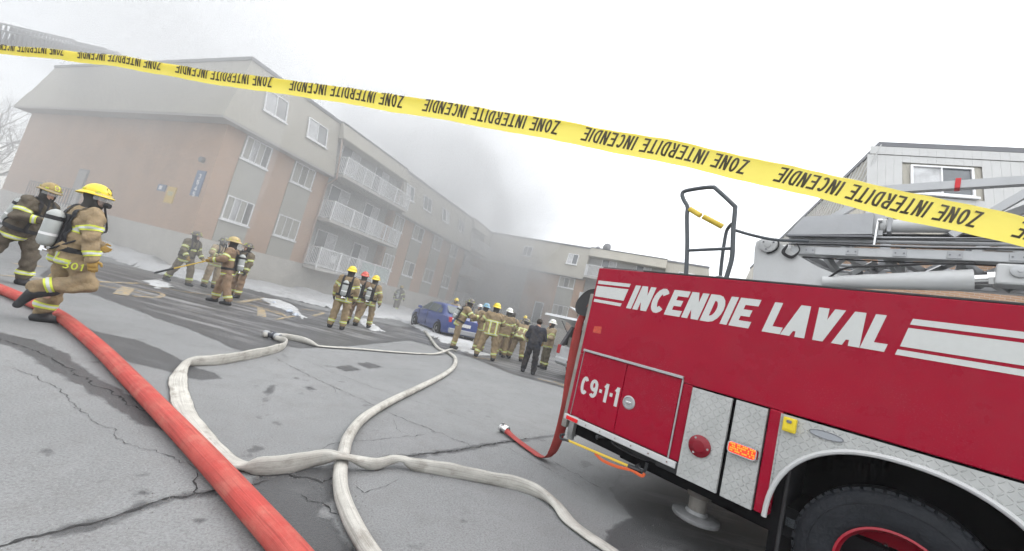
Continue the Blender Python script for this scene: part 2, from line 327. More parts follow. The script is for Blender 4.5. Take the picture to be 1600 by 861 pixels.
# faded yellow parking paint
m_paint = mat('road_paint_yellow', (.50, .33, .12), .8)
N, L, B = nodes_of(m_paint); geo = N.new('ShaderNodeNewGeometry')
L.new(mixc((.42, .30, .14, 1), (.2, .2, .19, 1), mrange(noise(7, 6, .7), .38, .58)), B.inputs['Base Color'])
def paint(pts, w, z=.006):
    Q = spline(pts, 4) if len(pts) > 2 else np.array(pts, float); T = np.gradient(Q, axis=0); T /= np.linalg.norm(T, axis=1)[:, None]+1e-9
    Nn = np.stack([-T[:, 1], T[:, 0]], 1); m = MB(); V = []
    for q, n_ in zip(Q, Nn):
        for s_ in (1, -1): p = q+n_*w*s_; V.append((*p, gz(*p)+z))
    m.add(V, [(2*i, 2*i+1, 2*i+3, 2*i+2) for i in range(len(Q)-1)]); return m.build('painted_line', m_paint, ground, fix=False)
for pts, w in [([(-9.16, 7.40), (-9.18, 8.35), (-9.61, 10.60)], .07), ([(-10.88, 8.93), (-10.92, 9.57)], .09), ([(-8.93, 8.75), (-8.56, 9.11), (-7.92, 9.23)], .05), ([(-8.91, 9.46), (-8.39, 9.93), (-7.79, 9.19), (-7.79, 8.59)], .05),
 ([(-7.86, 8.38), (-8.80, 9.50)], .12), ([(-9.78, 10.69), (-8.89, 11.10), (-8.61, 12.19)], .05), ([(-7.76, 11.99), (-8.78, 14.91)], .09), ([(-7.27, 11.84), (-6.16, 11.45)], .07), ([(-6.94, 11.73), (-5.95, 10.18)], .1), ([(-8.13, 13.33), (-7.48, 13.94)], .05),
 ([(-7.03, 14.19), (-6.59, 14.99), (-6.00, 13.04)], .07), ([(-5.61, 10.20), (-6.17, 12.55)], .05), ([(-7.89, 11.74), (-6.64, 11.94), (-5.79, 11.13)], .05), ([(1.93, 11.67), (2.22, 11.42)], .07), ([(1.42, 11.37), (1.98, 11.30), (2.47, 10.97)], .05), ([(-0.56, 12.72), (0.17, 13.36)], .06)]: paint(pts, w)
# ---------------------------------------------------------------- snow
m_snow = mat('snow', (.50, .51, .52), .75, var=.15, vscale=1.6, bump=.7, bscale=9, dirt=(.22, .22, .22), dirt_scale=1.6, dirt_amt=.8)
def snow(poly, h, edge, step, seed, name='snow_patch', base=None):
    P = np.asarray(poly, float); x = np.arange(P[:, 0].min()-.2, P[:, 0].max()+.2, step); y = np.arange(P[:, 1].min()-.2, P[:, 1].max()+.2, step)
    X, Y = np.meshgrid(x, y); d = sdf_poly(X, Y, poly)+(fbm(X*1.3, Y*1.3, seed, 4)-.47)*edge*1.6+(fbm(X*4.5, Y*4.5, seed+2, 4)-.5)*min(.45, edge*1.6)
    t = np.clip(d/edge, 0, 1); t = t*t*(3-2*t); bs = 0 if base is None else base(X, Y)
    Z = t*(h+bs)*(.55+.9*fbm(X*.9, Y*.9, seed+9, 4))+(fbm(X*6, Y*6, seed+4, 2)-.4)*.03*t-.006
    inside = d > -.03; idx = -np.ones(X.shape, int); idx[inside] = np.arange(inside.sum())
    V = np.stack([X, Y, Z], -1)[inside]
    q = np.stack([idx[:-1, :-1], idx[:-1, 1:], idx[1:, 1:], idx[1:, :-1]], -1).reshape(-1, 4); q = q[(q >= 0).all(1)]
    me = bpy.data.meshes.new(name); me.from_pydata(V.tolist(), [], q.tolist()); me.polygons.foreach_set('use_smooth', [True]*len(q))
    return obj(name, me, m_snow)
# ---------------------------------------------------------------- apartment building with the numbered gable
AC = np.array((-13.42, 16.36, 0)); AZF = math.radians(67.55)      # brick corner, facade runs along +x of this frame
DF = np.array((math.cos(AZF), math.sin(AZF), 0)); NA = np.array((math.sin(AZF), -math.cos(AZF), 0))
def wA(s, off, z=0): p = AC+DF*s+NA*off; return (p[0], p[1], z)
bank = [wA(-1.2, .1)[:2], wA(27, .1)[:2], wA(27, 1.5)[:2], wA(20, 1.9)[:2], wA(15, 2.8)[:2], wA(11, 4.2)[:2], wA(8, 5.6)[:2], wA(5.4, 6.6)[:2], wA(3.6, 5.8)[:2], wA(2.6, 4.6)[:2], wA(1.9, 3.2)[:2], wA(1.2, 2.1)[:2], wA(-.4, 2.3)[:2], wA(-1.7, 2.2)[:2], wA(-1.9, -1.5)[:2], wA(-1.4, -6)[:2], wA(-1.3, -19)[:2], wA(.1, -19)[:2], wA(.1, -.1)[:2]]
def bank_h(X, Y):
    o = (X-AC[0])*NA[0]+(Y-AC[1])*NA[1]; s_ = (X-AC[0])*DF[0]+(Y-AC[1])*DF[1]
    dist = np.where((o > 0) & (s_ > 0), o, np.where(o <= 0, -s_, np.hypot(o, s_))); return .42*np.exp(-np.clip(dist, 0, 9)/1.5)
tag(snow(bank, .12, .6, .14, 11, 'snow_bank', bank_h), 'long grey-white snow bank along the foot of the apartment building', 'snow', kind='stuff')
tag(snow([(-9.42, 32.83), (-8.98, 38.70), (-4.48, 34.41), (-2.34, 20.73), (-0.90, 18.01), (-0.58, 15.81), (-1.31, 14.58), (-1.94, 14.75), (-2.91, 16.38), (-4.18, 18.95), (-6.24, 21.50)], .13, .3, .1, 12), 'trampled white snow around the wheels of the blue car', 'snow', kind='stuff')
tag(snow([(-5.37, 15.39), (-5.53, 16.70), (-4.40, 14.79), (-3.82, 13.55), (-3.78, 12.76), (-4.54, 13.56)], .07, .2, .07, 13), 'thin slush ridge beside the walking firefighters', 'snow', kind='stuff')
tag(snow([(-8.67, 14.31), (-8.46, 15.43), (-7.13, 14.19), (-5.84, 12.27), (-5.55, 11.51), (-6.33, 12.27), (-7.20, 12.89)], .07, .2, .06, 14), 'curved ridge of grey slush on the yellow parking paint', 'snow', kind='stuff')
tag(snow([(-10.33, 11.57), (-10.94, 12.77), (-9.57, 11.63), (-8.97, 10.56), (-9.45, 10.74)], .06, .25, .07, 15), 'small heap of slush under the firefighters carrying the pole', 'snow', kind='stuff')
tag(snow([(-2.22, 16.51), (-1.32, 15.82), (-0.60, 14.90), (0.03, 14.51), (-0.44, 13.42), (-1.26, 13.61)], .06, .2, .07, 16), 'slush strip behind the rear wheel of the blue car', 'snow', kind='stuff')
for i, (p, q) in enumerate([((-6.50, 12.47), .09), ((-6.00, 11.94), .08), ((-7.73, 13.70), .07)]):
    m = MB(); r = np.random.default_rng(50+i); th = np.linspace(0, 2*math.pi, 11)[:-1]
    m.lathe([(q*.9, 0), (q*1.05, .03), (q*.8, .07), (q*.3, .085)], (p[0], p[1], 0), seg=9)
    m.v = [(x+r.normal()*.015, y+r.normal()*.015, max(0, z+r.normal()*.01)) for x, y, z in m.v]
    tag(m.build('ice_lump', mat('ice', (.55, .6, .68), .35, var=.2, vscale=12), smooth='all'), ['largest bluish ice lump on the yellow parking paint', 'ice lump nearest the walking firefighters', 'small ice lump at the top of the slush ridge'][i], 'ice', 'ice lumps on the pavement')
# ---- materials of the block
def brick_mat(name, c1, c2, mortar):
    m = mat(name, c1, .9); N, L, B = nodes_of(m); g = N.new('ShaderNodeTexCoord')
    s_ = N.new('ShaderNodeSeparateXYZ'); L.new(g.outputs['Object'], s_.inputs[0]); a = N.new('ShaderNodeMath'); a.operation = 'ADD'; L.new(s_.outputs['X'], a.inputs[0]); L.new(s_.outputs['Y'], a.inputs[1])
    c = N.new('ShaderNodeCombineXYZ'); L.new(a.outputs[0], c.inputs['X']); L.new(s_.outputs['Z'], c.inputs['Y'])
    b = N.new('ShaderNodeTexBrick'); b.inputs['Scale'].default_value = 1; b.inputs['Brick Width'].default_value = .21; b.inputs['Row Height'].default_value = .067
    b.inputs['Mortar Size'].default_value = .006; b.inputs['Color1'].default_value = (*c1, 1); b.inputs['Color2'].default_value = (*c2, 1); b.inputs['Mortar'].default_value = (*mortar, 1); b.inputs['Bias'].default_value = -.2
    L.new(c.outputs[0], b.inputs['Vector']); n = N.new('ShaderNodeTexNoise'); n.inputs['Scale'].default_value = .8; n.inputs['Detail'].default_value = 5; L.new(g.outputs['Object'], n.inputs['Vector'])
    mx = N.new('ShaderNodeMix'); mx.data_type = 'RGBA'; mx.blend_type = 'MULTIPLY'; mx.inputs[0].default_value = .5; L.new(b.outputs['Color'], mx.inputs[6])
    r = N.new('ShaderNodeValToRGB'); r.color_ramp.elements[0].color = (.6, .6, .6, 1); r.color_ramp.elements[0].position = .3; r.color_ramp.elements[1].position = .7; L.new(n.outputs['Fac'], r.inputs['Fac']); L.new(r.outputs['Color'], mx.inputs[7]); L.new(mx.outputs[2], B.inputs['Base Color'])
    bp = N.new('ShaderNodeBump'); bp.inputs['Strength'].default_value = .4; bp.inputs['Distance'].default_value = .01; L.new(b.outputs['Fac'], bp.inputs['Height']); bp.invert = True; L.new(bp.outputs['Normal'], B.inputs['Normal']); return m
m_brick = brick_mat('brick', (.50, .305, .19), (.43, .25, .15), (.55, .49, .42))
def siding_mat(name, col, pitch):
    m = mat(name, col, .65); N, L, B = nodes_of(m); g = N.new('ShaderNodeTexCoord')
    s_ = N.new('ShaderNodeSeparateXYZ'); L.new(g.outputs['Object'], s_.inputs[0]); a = N.new('ShaderNodeMath'); a.operation = 'ADD'; L.new(s_.outputs['X'], a.inputs[0]); L.new(s_.outputs['Y'], a.inputs[1])
    p = N.new('ShaderNodeMath'); p.operation = 'PINGPONG'; L.new(a.outputs[0], p.inputs[0]); p.inputs[1].default_value = pitch/2
    r = N.new('ShaderNodeMapRange'); r.inputs['From Max'].default_value = .014; r.inputs['To Min'].default_value = .72; L.new(p.outputs[0], r.inputs['Value'])
    n = N.new('ShaderNodeTexNoise'); n.inputs['Scale'].default_value = 1.2; n.inputs['Detail'].default_value = 6; L.new(g.outputs['Object'], n.inputs['Vector'])
    r2 = N.new('ShaderNodeMapRange'); r2.inputs['To Min'].default_value = .8; r2.inputs['To Max'].default_value = 1.15; L.new(n.outputs['Fac'], r2.inputs['Value'])
    q = N.new('ShaderNodeMath'); q.operation = 'MULTIPLY'; L.new(r.outputs[0], q.inputs[0]); L.new(r2.outputs[0], q.inputs[1])
    mx = N.new('ShaderNodeMix'); mx.data_type = 'RGBA'; mx.blend_type = 'MULTIPLY'; mx.inputs[0].default_value = 1; mx.inputs[6].default_value = (*col, 1); L.new(q.outputs[0], mx.inputs[7]); L.new(mx.outputs[2], B.inputs['Base Color'])
    bp = N.new('ShaderNodeBump'); bp.inputs['Strength'].default_value = .6; bp.inputs['Distance'].default_value = .02; L.new(r.outputs[0], bp.inputs['Height']); L.new(bp.outputs['Normal'], B.inputs['Normal']); return m
m_mans = siding_mat('mansard_siding', (.42, .40, .345), .2)
m_side = siding_mat('panel_siding', (.36, .355, .315), .14)
m_fnd = mat('foundation_concrete', (.50, .48, .44), .9, var=.12, vscale=1.5, bump=.15)
m_soff = mat('soffit', (.36, .35, .34), .8)
m_trimd = mat('dark_trim', (.16, .165, .18), .6)
m_white = mat('white_frame', (.78, .79, .8), .45)
m_glass = mat('window_glass', (.10, .115, .13), .08, spec=.8, var=.5, vscale=.9)
m_curt = mat('curtain_white', (.55, .56, .57), .9, var=.3, vscale=3)
m_rail = mat('railing_white', (.76, .77, .78), .5)
m_stuc = mat('recess_panel', (.40, .41, .40), .8, var=.08, vscale=1)
def window(par, M, x0, x1, z0, z1, panes=3, curtain=True, deep=.03, name='window'):
    """M maps (along, out, z) to the local frame; frame proud of the wall, panes set back"""
    def bx(m, a, b, o0, o1, c, d):
        P = [M(x, o, z) for z in (c, d) for x, o in ((a, o0), (b, o0), (b, o1), (a, o1))]
        m.add(P, [(0,3,2,1),(4,5,6,7),(0,1,5,4),(1,2,6,5),(2,3,7,6),(3,0,4,7)])
    f = MB(); t = .055
    bx(f, x0, x1, -.02, deep, z0, z0+t); bx(f, x0, x1, -.02, deep, z1-t, z1); bx(f, x0, x0+t, -.02, deep-.002, z0+t, z1-t); bx(f, x1-t, x1, -.02, deep-.002, z0+t, z1-t)
    w = obj(name, f.mesh(name), m_white, par)
    s = MB(); bx(s, x0-.06, x1+.06, .0, deep+.06, z0-.075, z0-.002); s.build('sill', m_white, w)
    n = panes; g = (x1-x0-2*t)/n
    for i in range(n):
        a, b = x0+t+i*g, x0+t+(i+1)*g; p = MB(); bx(p, a+.012, b-.012, -.012+.004*(i % 2), -.004+.004*(i % 2), z0+t+.002, z1-t-.002)
        p.build('pane', m_glass if (i*7+int(x0*10)) % 3 else m_curt, w)
        if i: mu = MB(); bx(mu, a-.016, a+.016, -.016, deep-.006, z0+t+.001, z1-t-.001); mu.build('mullion', m_white, w)
    return w
def railing(par, pts, z0, h, name='railing', infill=None, spacing=.115):
    """posts, rails and balusters along a polyline of (x, y)"""
    P = [np.array(p, float) for p in pts]; r = MB()
    for a, b in zip(P[:-1], P[1:]):
        r.bar((*a, z0+h), (*b, z0+h), .06, .05); r.bar((*a, z0+.08), (*b, z0+.08), .04, .04)
    o = obj(name, r.mesh(name), m_rail, par); bal = MB()
    for a, b in zip(P[:-1], P[1:]):
        Ln = np.linalg.norm(b-a); k = max(1, round(Ln/1.5))
        for i in range(k+1):
            q = a+(b-a)*i/k
            if i < k or b is P[-1]: m = MB(); m.box(q[0]-.035, q[0]+.035, q[1]-.035, q[1]+.035, z0-.05, z0+h+.05); m.build('post', m_rail, o)
        n = int(Ln/spacing); d = (b-a)/Ln; nrm = np.array((-d[1], d[0]))
        for i in range(1, n):
            q = a+(b-a)*i/n; bal.obox((*q, z0+h/2+.04), (*(d*.016), 0), (*(nrm*.01), 0), (0, 0, h/2-.045))
    tag(bal.build('balusters', m_rail, o), kind='stuff'); return o
Lx = lambda x, o, z: (x, -o, z)       # facade frame: x along, outward is -y
# facade local frame: x = along DF, y = into the building (=-NA), z up
def local_block(name, label, loc, rz):
    return thing(name, label, 'building', loc, rz)
blkA = local_block('apartment_building', 'tan brick three-storey block with white balconies and number 3545 on its end wall', (AC[0], AC[1], 0), AZF)
m = MB()      # main brick body in pieces round the recessed balcony bays; y>0 goes into the block
DEEP = 19.2; ZF = 1.64; ZS = 6.72
m.box(0, 5.55, 0, DEEP, ZF, ZS+.02); m.box(5.55, 11.3, .55, DEEP-.003, ZF-.003, ZS+.017); m.box(11.3, 22.3, 0, DEEP-.002, ZF-.002, ZS+.018); m.box(22.3, 25.4, .55, DEEP-.003, ZF-.003, ZS+.016); m.box(25.4, 27.5, 0, DEEP, ZF, ZS+.02)
m.build('brick_wall', m_brick, blkA)
m = MB(); m.box(-.035, 27.5, -.035, DEEP+.03, -.3, ZF-.004); m.build('foundation', m_fnd, blkA)
# siding columns with windows
cols = [(1.0-.16, 2.26), (3.35-.05, 4.78), (11.7, 12.8), (14.0, 15.35), (16.8, 18.1), (19.6, 20.95)]
COLS = [(.84, 2.1), (3.38, 4.66), (11.62, 12.7), (13.95, 15.3), (16.75, 18.1), (19.65, 20.9)]
for a, b in COLS:
    m = MB(); m.box(a-.02, b+.04, -.03, .06, ZF+.003, ZS-.004); m.build('siding_column', m_side, blkA)
    for z0, z1 in ((2.68, 3.77), (5.53, 6.6)):
        window(blkA, lambda x, o, z: (x, -.03-o, z), a+.02, b-.0, z0, z1, 4 if b-a < 1.3 and a < 3 else (2 if a > 12 else 3))
# recess walls of the balcony bays, side reveals, doors
for x0, x1, k in ((5.55, 11.3, 0), (22.3, 25.4, 1)):
    m = MB(); m.box(x0+.002, x1-.002, .5, .56, ZF, 9.0); m.build('recess_wall', m_stuc, blkA)
    for zz in (1.72, 4.44, 7.1):
        for a, w in (((x0+.7, 1.5), (x0+3.6, 1.35)) if k == 0 else ((x0+.5, 1.3),)):
            f = MB(); f.box(a, a+w, .44, .497, zz+.05, zz+2.08); dr = f.build('patio_door', m_white, blkA)
            for j in (0, 1):
                p = MB(); p.box(a+.06+j*(w-.08)/2, a+w/2-.03+j*(w-.08)/2, .43, .437, zz+.12, zz+2.0); p.build('pane', m_glass if j == 0 else m_curt, dr)
    for zz, h in ((1.64, 1.07), (4.35, 1.0), (6.95, .97)):
        s = MB(); s.box(x0-.0, x1+.15, -1.02, .497, zz-.17, zz); sl = s.build('balcony', mat('balcony_concrete', (.46, .45, .43), .85, var=.1, vscale=2), blkA)
        rl = railing(sl, [(x0+.02, -.02), (x0+.02, -1.0), (x1+.13, -1.0), (x1+.13, -.02)], zz, h)
        if k == 0 and zz < 2:
            g = MB(); g.box(x0+3.3, x1+.1, -.965, -.955, zz+.1, zz+h-.06); g.build('privacy_panel', mat('green_panel', (.32, .45, .42), .5), rl)
# balcony clutter on the lowest balcony: folding chair
cx_ = thing('balcony_chair', 'white plastic chair on the lowest balcony of the tan block', 'chair', wA(7.2, .55, 1.64), AZF)
for nm, a in (('seat', (-.22, .22, -.22, .22, .40, .43)), ('backrest', (-.22, .22, .2, .23, .45, .9))): m = MB(); m.bbox(*a, b=.01); m.build(nm, m_white, cx_)
for x in (-.2, .2):
    for y in (-.2, .2): m = MB(); m.box(x-.02, x+.02, y-.02, y+.02, 0, .4); m.build('leg', m_white, cx_)
# mansard storey: sloped siding with a horizontal step, soffit, flat roof and dark metal edge
ZT = 9.84; ZST = 7.86
def mans(par, x0, x1, y0, y1, ends=(1, 1), ov=.6, top=.14, side=None, name='mansard'):
    """hipped mansard ring between z=ZS and ZT; ov overhang, top inset"""
    def ring(o, z, e): return [(x0-(o if ends[0] else 0)+e*0, y0-o, z), (x1+(o if ends[1] else 0), y0-o, z), (x1+(o if ends[1] else 0), y1+o, z), (x0-(o if ends[0] else 0), y1+o, z)]
    mid = ov+(-top-ov)*(ZST-ZS)/(ZT-ZS)
    for (oa, za), (ob, zb), nm in (((ov, ZS), (mid, ZST), 'lower_mansard'), ((mid-.035, ZST), (-top-.02, ZT), 'upper_mansard')):
        m = MB(); m.add(ring(oa, za, 0)+ring(ob, zb, 0), [(0,1,5,4),(1,2,6,5),(2,3,7,6),(3,0,4,7),(0,3,2,1),(4,5,6,7)]); m.build(nm, m_mans, par)
    m = MB(); m.add(ring(ov-.01, ZS-.004, 0)+ring(ov-.01, ZS-.1, 0), [(0,3,2,1),(4,5,6,7),(0,1,5,4),(1,2,6,5),(2,3,7,6),(3,0,4,7)]); m.build('soffit', m_soff, par)
    m = MB(); m.add(ring(-top+.05, ZT-.06, 0)+ring(-top+.05, ZT+.09, 0), [(0,3,2,1),(4,5,6,7),(0,1,5,4),(1,2,6,5),(2,3,7,6),(3,0,4,7)]); m.build('roof_edge', m_trimd, par)
def mwin(par, x0, x1, z0=7.93, z1=9.0, panes=2, frame=Lx, y0=0.):
    sl = -.74/(ZT-ZS)
    def M(x, o, z): off = .6+sl*(z-ZS)+.012; return frame(x, off+o, z)
    return window(par, M, x0, x1, z0, z1, panes, deep=.05, name='dormer_window')
mans(blkA, 0, 5.35, 0, DEEP, (1, 0))
mans(blkA, 11.5, 22.25, 0, 8, (0, 0)); mans(blkA, 25.3, 27.5, 0, 8, (0, 0))
for a, b in ((.95, 2.1), (3.3, 4.55), (11.75, 12.7), (13.95, 15.1), (16.75, 17.9), (19.6, 20.7)): mwin(blkA, a, b)
for x0, x1 in ((5.352, 11.498), (22.252, 25.298)):   # roof band over the balcony bays
    m = MB(); prof = [(-.06, 9.86), (-.42, 9.0), (-.36, 8.95), (.5, 8.95), (.5, 9.86)]
    m.prism(prof, lambda y, z: (x0, y, z), lambda y, z: (x1, y, z)); m.build('roof_band', m_mans, blkA)
    m = MB(); m.box(x0+.002, x1-.002, -.1, 7, 9.87, 9.94); m.build('roof_edge', m_trimd, blkA)
    m = MB(); m.box(x0+.002, x1-.002, .56, 7, ZS, 9.86); m.build('roof_core', m_stuc, blkA)
m = MB(); m.box(4.2, 27.4, 2, DEEP-1, 8.0, 9.7); m.build('roof_core', m_stuc, blkA)
for x in (5.50, 11.36): m = MB(); m.tube([(x, -.06, ZT-.2), (x, -.66 if x < 6 else -.1, ZS-.1), (x, -.07, ZS-.5), (x, -.07, ZF)], .045, 8); m.build('downpipe', mat('downpipe', (.42, .32, .27), .5), blkA, True)
# ---------------------------------------------------------------- stroke lettering
def arc(cx, cy, rx, ry, a0, a1, n=8): return [(cx+rx*math.cos(math.radians(a0+(a1-a0)*i/n)), cy+ry*math.sin(math.radians(a0+(a1-a0)*i/n))) for i in range(n+1)]
def glyph(c, w, h, t):
    """centre-line strokes of a capital inside w x h for stroke thickness t"""
    a, b, l, r = t/2, h-t/2, t/2, w-t/2; mx, my = w/2, h/2
    S = {'I': [[(mx, 0), (mx, h)]], 'N': [[(l, 0), (l, h)], [(l, b+.0*t), (r, a)], [(r, 0), (r, h)]], 'E': [[(r+a, a), (l, a), (l, b), (r+a, b)], [(l, my), (r, my)]],
     'T': [[(0, b), (w, b)], [(mx, 0), (mx, h)]], 'Z': [[(l-a*.6, b), (r, b), (l, a), (r+a*.6, a)]], 'L': [[(l, h), (l, a), (r+a, a)]], 'V': [[(l-.2*t, h), (mx, a*.6), (r+.2*t, h)]],
     'A': [[(l-.2*t, 0), (mx, h-a*.6), (r+.2*t, 0)], [(w*.24, h*.27), (w*.76, h*.27)]],
     'D': [[(l, a), (l, b), (w*.45, b)]+arc(w*.45, my, r-w*.45, b-my, 90, -90)[1:-1]+[(w*.45, a), (l, a)]],
     'R': [[(l, 0), (l, b), (w*.5, b)]+arc(w*.5, h*.74, r-w*.5, b-h*.74, 90, -90, 6)[1:-1]+[(w*.5, h*.74-(b-h*.74)), (l, h*.74-(b-h*.74))], [(w*.5, h*.46), (r, 0)]],
     'C': [arc(mx, my, mx-a, b-my, 42, 318, 14)], 'O': [arc(mx, my, mx-a, b-my, 90, 450, 18)], '0': [arc(mx, my, mx-a, b-my, 90, 450, 18)],
     '9': [arc(mx, h*.67, mx-a, b-h*.67, 0, 360, 14), [(r, h*.67)]+arc(mx, h*.36, mx-a, h*.36-a, 0, -140, 8)], '1': [[(w*.6, 0), (w*.6, h)], [(w*.6, b), (w*.2, h*.74)]],
     '3': [arc(mx*.95, h*.73, mx-a, b-h*.73, 150, -80, 9), arc(mx*.95, h*.28, mx-a, h*.28-a, 85, -150, 9)], '5': [[(r, b), (l, b), (l, h*.52)]+arc(mx*.95, h*.33, mx-a, h*.33-a, 115, -150, 10)],
     '4': [[(w*.68, 0), (w*.68, h), (l, h*.3), (r+a, h*.3)]], '-': [[(w*.1, my), (w*.9, my)]], 'S': [arc(mx, h*.73, mx-a, b-h*.73, 30, 260, 8)+arc(mx, h*.27, mx-a, h*.27-a, 80, -150, 8)],
     'M': [[(l, 0), (l, h)], [(l, b), (mx, h*.3), (r, b)], [(r, 0), (r, h)]], 'P': [[(l, 0), (l, b), (w*.5, b)]+arc(w*.5, h*.72, r-w*.5, b-h*.72, 90, -90, 6)[1:-1]+[(w*.5, h*.44), (l, h*.44)]]}
    return S.get(c, [])
SUBLEN = [0]
def stroke_mesh(mb, pts, t, f, lift):
    """flat mitred ribbon of width t along 2D pts, mapped by f(x, y, lift)"""
    P = np.array(pts, float)
    if SUBLEN[0]:
        Q = [P[0]]
        for a, b in zip(P[:-1], P[1:]):
            k = max(1, int(np.linalg.norm(b-a)/SUBLEN[0])); Q += [a+(b-a)*i/k for i in range(1, k+1)]
        P = np.array(Q)
    n = len(P); closed = np.allclose(P[0], P[-1])
    if closed: P = P[:-1]; n -= 1
    Lp, Rp = [], []
    for i in range(n):
        d0 = P[i]-P[i-1] if (i > 0 or closed) else None; d1 = P[(i+1) % n]-P[i] if (i < n-1 or closed) else None
        if d0 is None: d0 = d1
        if d1 is None: d1 = d0
        d0 = d0/np.linalg.norm(d0); d1 = d1/np.linalg.norm(d1); n0 = np.array((-d0[1], d0[0])); n1 = np.array((-d1[1], d1[0])); m = n0+n1; m /= np.linalg.norm(m)+1e-9
        k = min(2.2, 1/max(.3, m@n0)); Lp.append(P[i]+m*k*t/2); Rp.append(P[i]-m*k*t/2)
    V = []; 
    for a, b in zip(Lp, Rp): V += [f(a[0], a[1], lift), f(b[0], b[1], lift)]
    mb.add(V, [(2*i, 2*i+1, 2*((i+1) % n)+1, 2*((i+1) % n)) for i in range(n if closed else n-1)])
def text_mesh(mb, txt, w, h, t, gap, f, slant=0., narrow={'I': .3, '1': .7, '-': .5, ' ': .55}, z=.0015):
    x = 0
    for k, c in enumerate(txt):
        cw = w*narrow.get(c, 1.) if c != 'I' else max(t, w*narrow['I'])
        tt = t*1.12; mx = cw/2; polys = {'A': [[(0, 0), (tt, 0), (mx+tt*.5, h), (mx-tt*.5, h)], [(cw-tt, 0), (cw, 0), (mx+tt*.5, h), (mx-tt*.5, h)], [(cw*.22, h*.17), (cw*.78, h*.17), (cw*.7, h*.17+t*.75), (cw*.3, h*.17+t*.75)]],
            'V': [[(0, h), (tt, h), (mx+tt*.5, 0), (mx-tt*.5, 0)], [(cw-tt, h), (cw, h), (mx+tt*.5, 0), (mx-tt*.5, 0)]],
            'N': [[(0, 0), (t, 0), (t, h), (0, h)], [(cw-t, 0), (cw, 0), (cw, h), (cw-t, h)], [(0, h), (tt, h), (cw, 0), (cw-tt, 0)]],
            'Z': [[(0, h-t), (cw, h-t), (cw, h), (0, h)], [(0, 0), (cw, 0), (cw, t), (0, t)], [(0, t*.5), (tt, t*.5), (cw, h-t*.5), (cw-tt, h-t*.5)]]}.get(c, [])
        for j, pl in enumerate(polys):
            xo = x; q4 = [np.array(p_, float) for p_ in pl]; k = 7 if SUBLEN[0] else 1
            mb.add([f(xo+a+slant*b, b, z+.0004*j) for i in range(k+1) for a, b in (q4[0]+(q4[3]-q4[0])*i/k, q4[1]+(q4[2]-q4[1])*i/k)], [(2*i, 2*i+1, 2*i+3, 2*i+2) for i in range(k)])
        for j, st in enumerate(glyph(c, cw, h, t) if not polys else []):
            xo = x; stroke_mesh(mb, st, t, lambda a, b, l: f(xo+a+slant*b, b, l), z+.0004*j)
        x += cw+gap
    return x-gap
# ---------------------------------------------------------------- gable fittings
m_blue = mat('sign_blue', (.08, .14, .26), .5); m_signw = mat('sign_white', (.75, .75, .75), .5); m_yel = mat('sign_yellow', (.62, .42, .06), .5)
Gx = lambda t, o, z: (AC[0]+NA[0]*-t-DF[0]*o, AC[1]+NA[1]*-t-DF[1]*o, z)     # gable: t from the corner, o outwards
def gable_panel(name, label, cat, t0, t1, z0, z1, m_, th=.04):
    b = MB(); P = [Gx(t, o, z) for z in (z0, z1) for t, o in ((t0, .002), (t1, .002), (t1, th), (t0, th))]
    b.add(P, [(0,3,2,1),(4,5,6,7),(0,1,5,4),(1,2,6,5),(2,3,7,6),(3,0,4,7)]); return tag(b.build(name, m_), label, cat)
sg = gable_panel('number_sign', 'tall blue sign with white upright number 3545 on the end wall', 'sign', .33, .93, 3.28, 4.42, m_blue)
for k, c in enumerate('3545'):
    b = MB(); text_mesh(b, c, .2, .22, .05, 0, lambda a, bb, l: Gx(.63-(a-.1)*1.0+0, .042+l, 4.16-k*.27+(bb-.11)))
    b.build('digit', m_signw, sg)
sg2 = gable_panel('wall_sign', 'small blue square sign beside the yellow notice on the end wall', 'sign', 2.8, 3.42, 3.24, 3.54, m_blue)
b = MB(); b.add([Gx(t, .043, z) for t, z in ((3.3, 3.3), (3.05, 3.3), (3.05, 3.48), (3.3, 3.48))], [(0,1,2,3)]); b.build('print', m_signw, sg2)
sg3 = gable_panel('notice_sign', 'yellow notice board on the brick end wall left of the number sign', 'sign', 1.98, 2.62, 2.76, 3.5, m_yel)
b = MB(); b.add([Gx(t, .043, z) for t, z in ((2.5, 3.1), (2.1, 3.1), (2.1, 3.3), (2.5, 3.3))], [(0,1,2,3)]); b.build('print', mat('sign_faded', (.5, .45, .25), .6), sg3)
lt = thing('wall_lamp', 'round dark flood lamp above the blue number sign', 'lamp', Gx(.76, 0, 4.88), AZF)
b = MB(); b.lathe([(.02, 0), (.12, -.04), (.13, -.16), (.1, -.2)], axis='x', seg=14); b.build('lamp_head', m_trimd, lt, True)
b = MB(); b.cyl((.0, 0, .05), (-.08, 0, .14), .03); b.build('bracket', m_trimd, lt)
dr = gable_panel('side_door', 'grey side door high on the end wall behind the stair rail', 'door', 9.85, 10.85, 1.64, 3.65, m_trimd, .05)
b = MB(); P = [Gx(t, o, z) for z in (1.74, 3.55) for t, o in ((9.95, .05), (10.75, .05), (10.75, .07), (9.95, .07))]; b.add(P, [(0,3,2,1),(4,5,6,7),(0,1,5,4),(1,2,6,5),(2,3,7,6),(3,0,4,7)]); b.build('door_leaf', m_soff, dr)
lnd = thing('stair_landing', 'concrete landing with iron railing below the side door of the end wall', 'stairs', Gx(8.6, 0, 0), AZF)
b = MB(); b.box(-1.5, -.04, -2.2, 2.4, 0, 1.5); b.build('landing', m_fnd, lnd)
b = MB(); b.bar((-1.45, -2.15, 2.35), (-1.45, 2.35, 2.35), .04, .04); b.bar((-1.45, -2.15, 1.65), (-1.45, 2.35, 1.65), .03, .03)
for i in range(19): b.bar((-1.45, -2.15+i*.25, 1.5), (-1.45, -2.15+i*.25, 2.35), .025, .025)
b.build('railing', m_trimd, lnd)
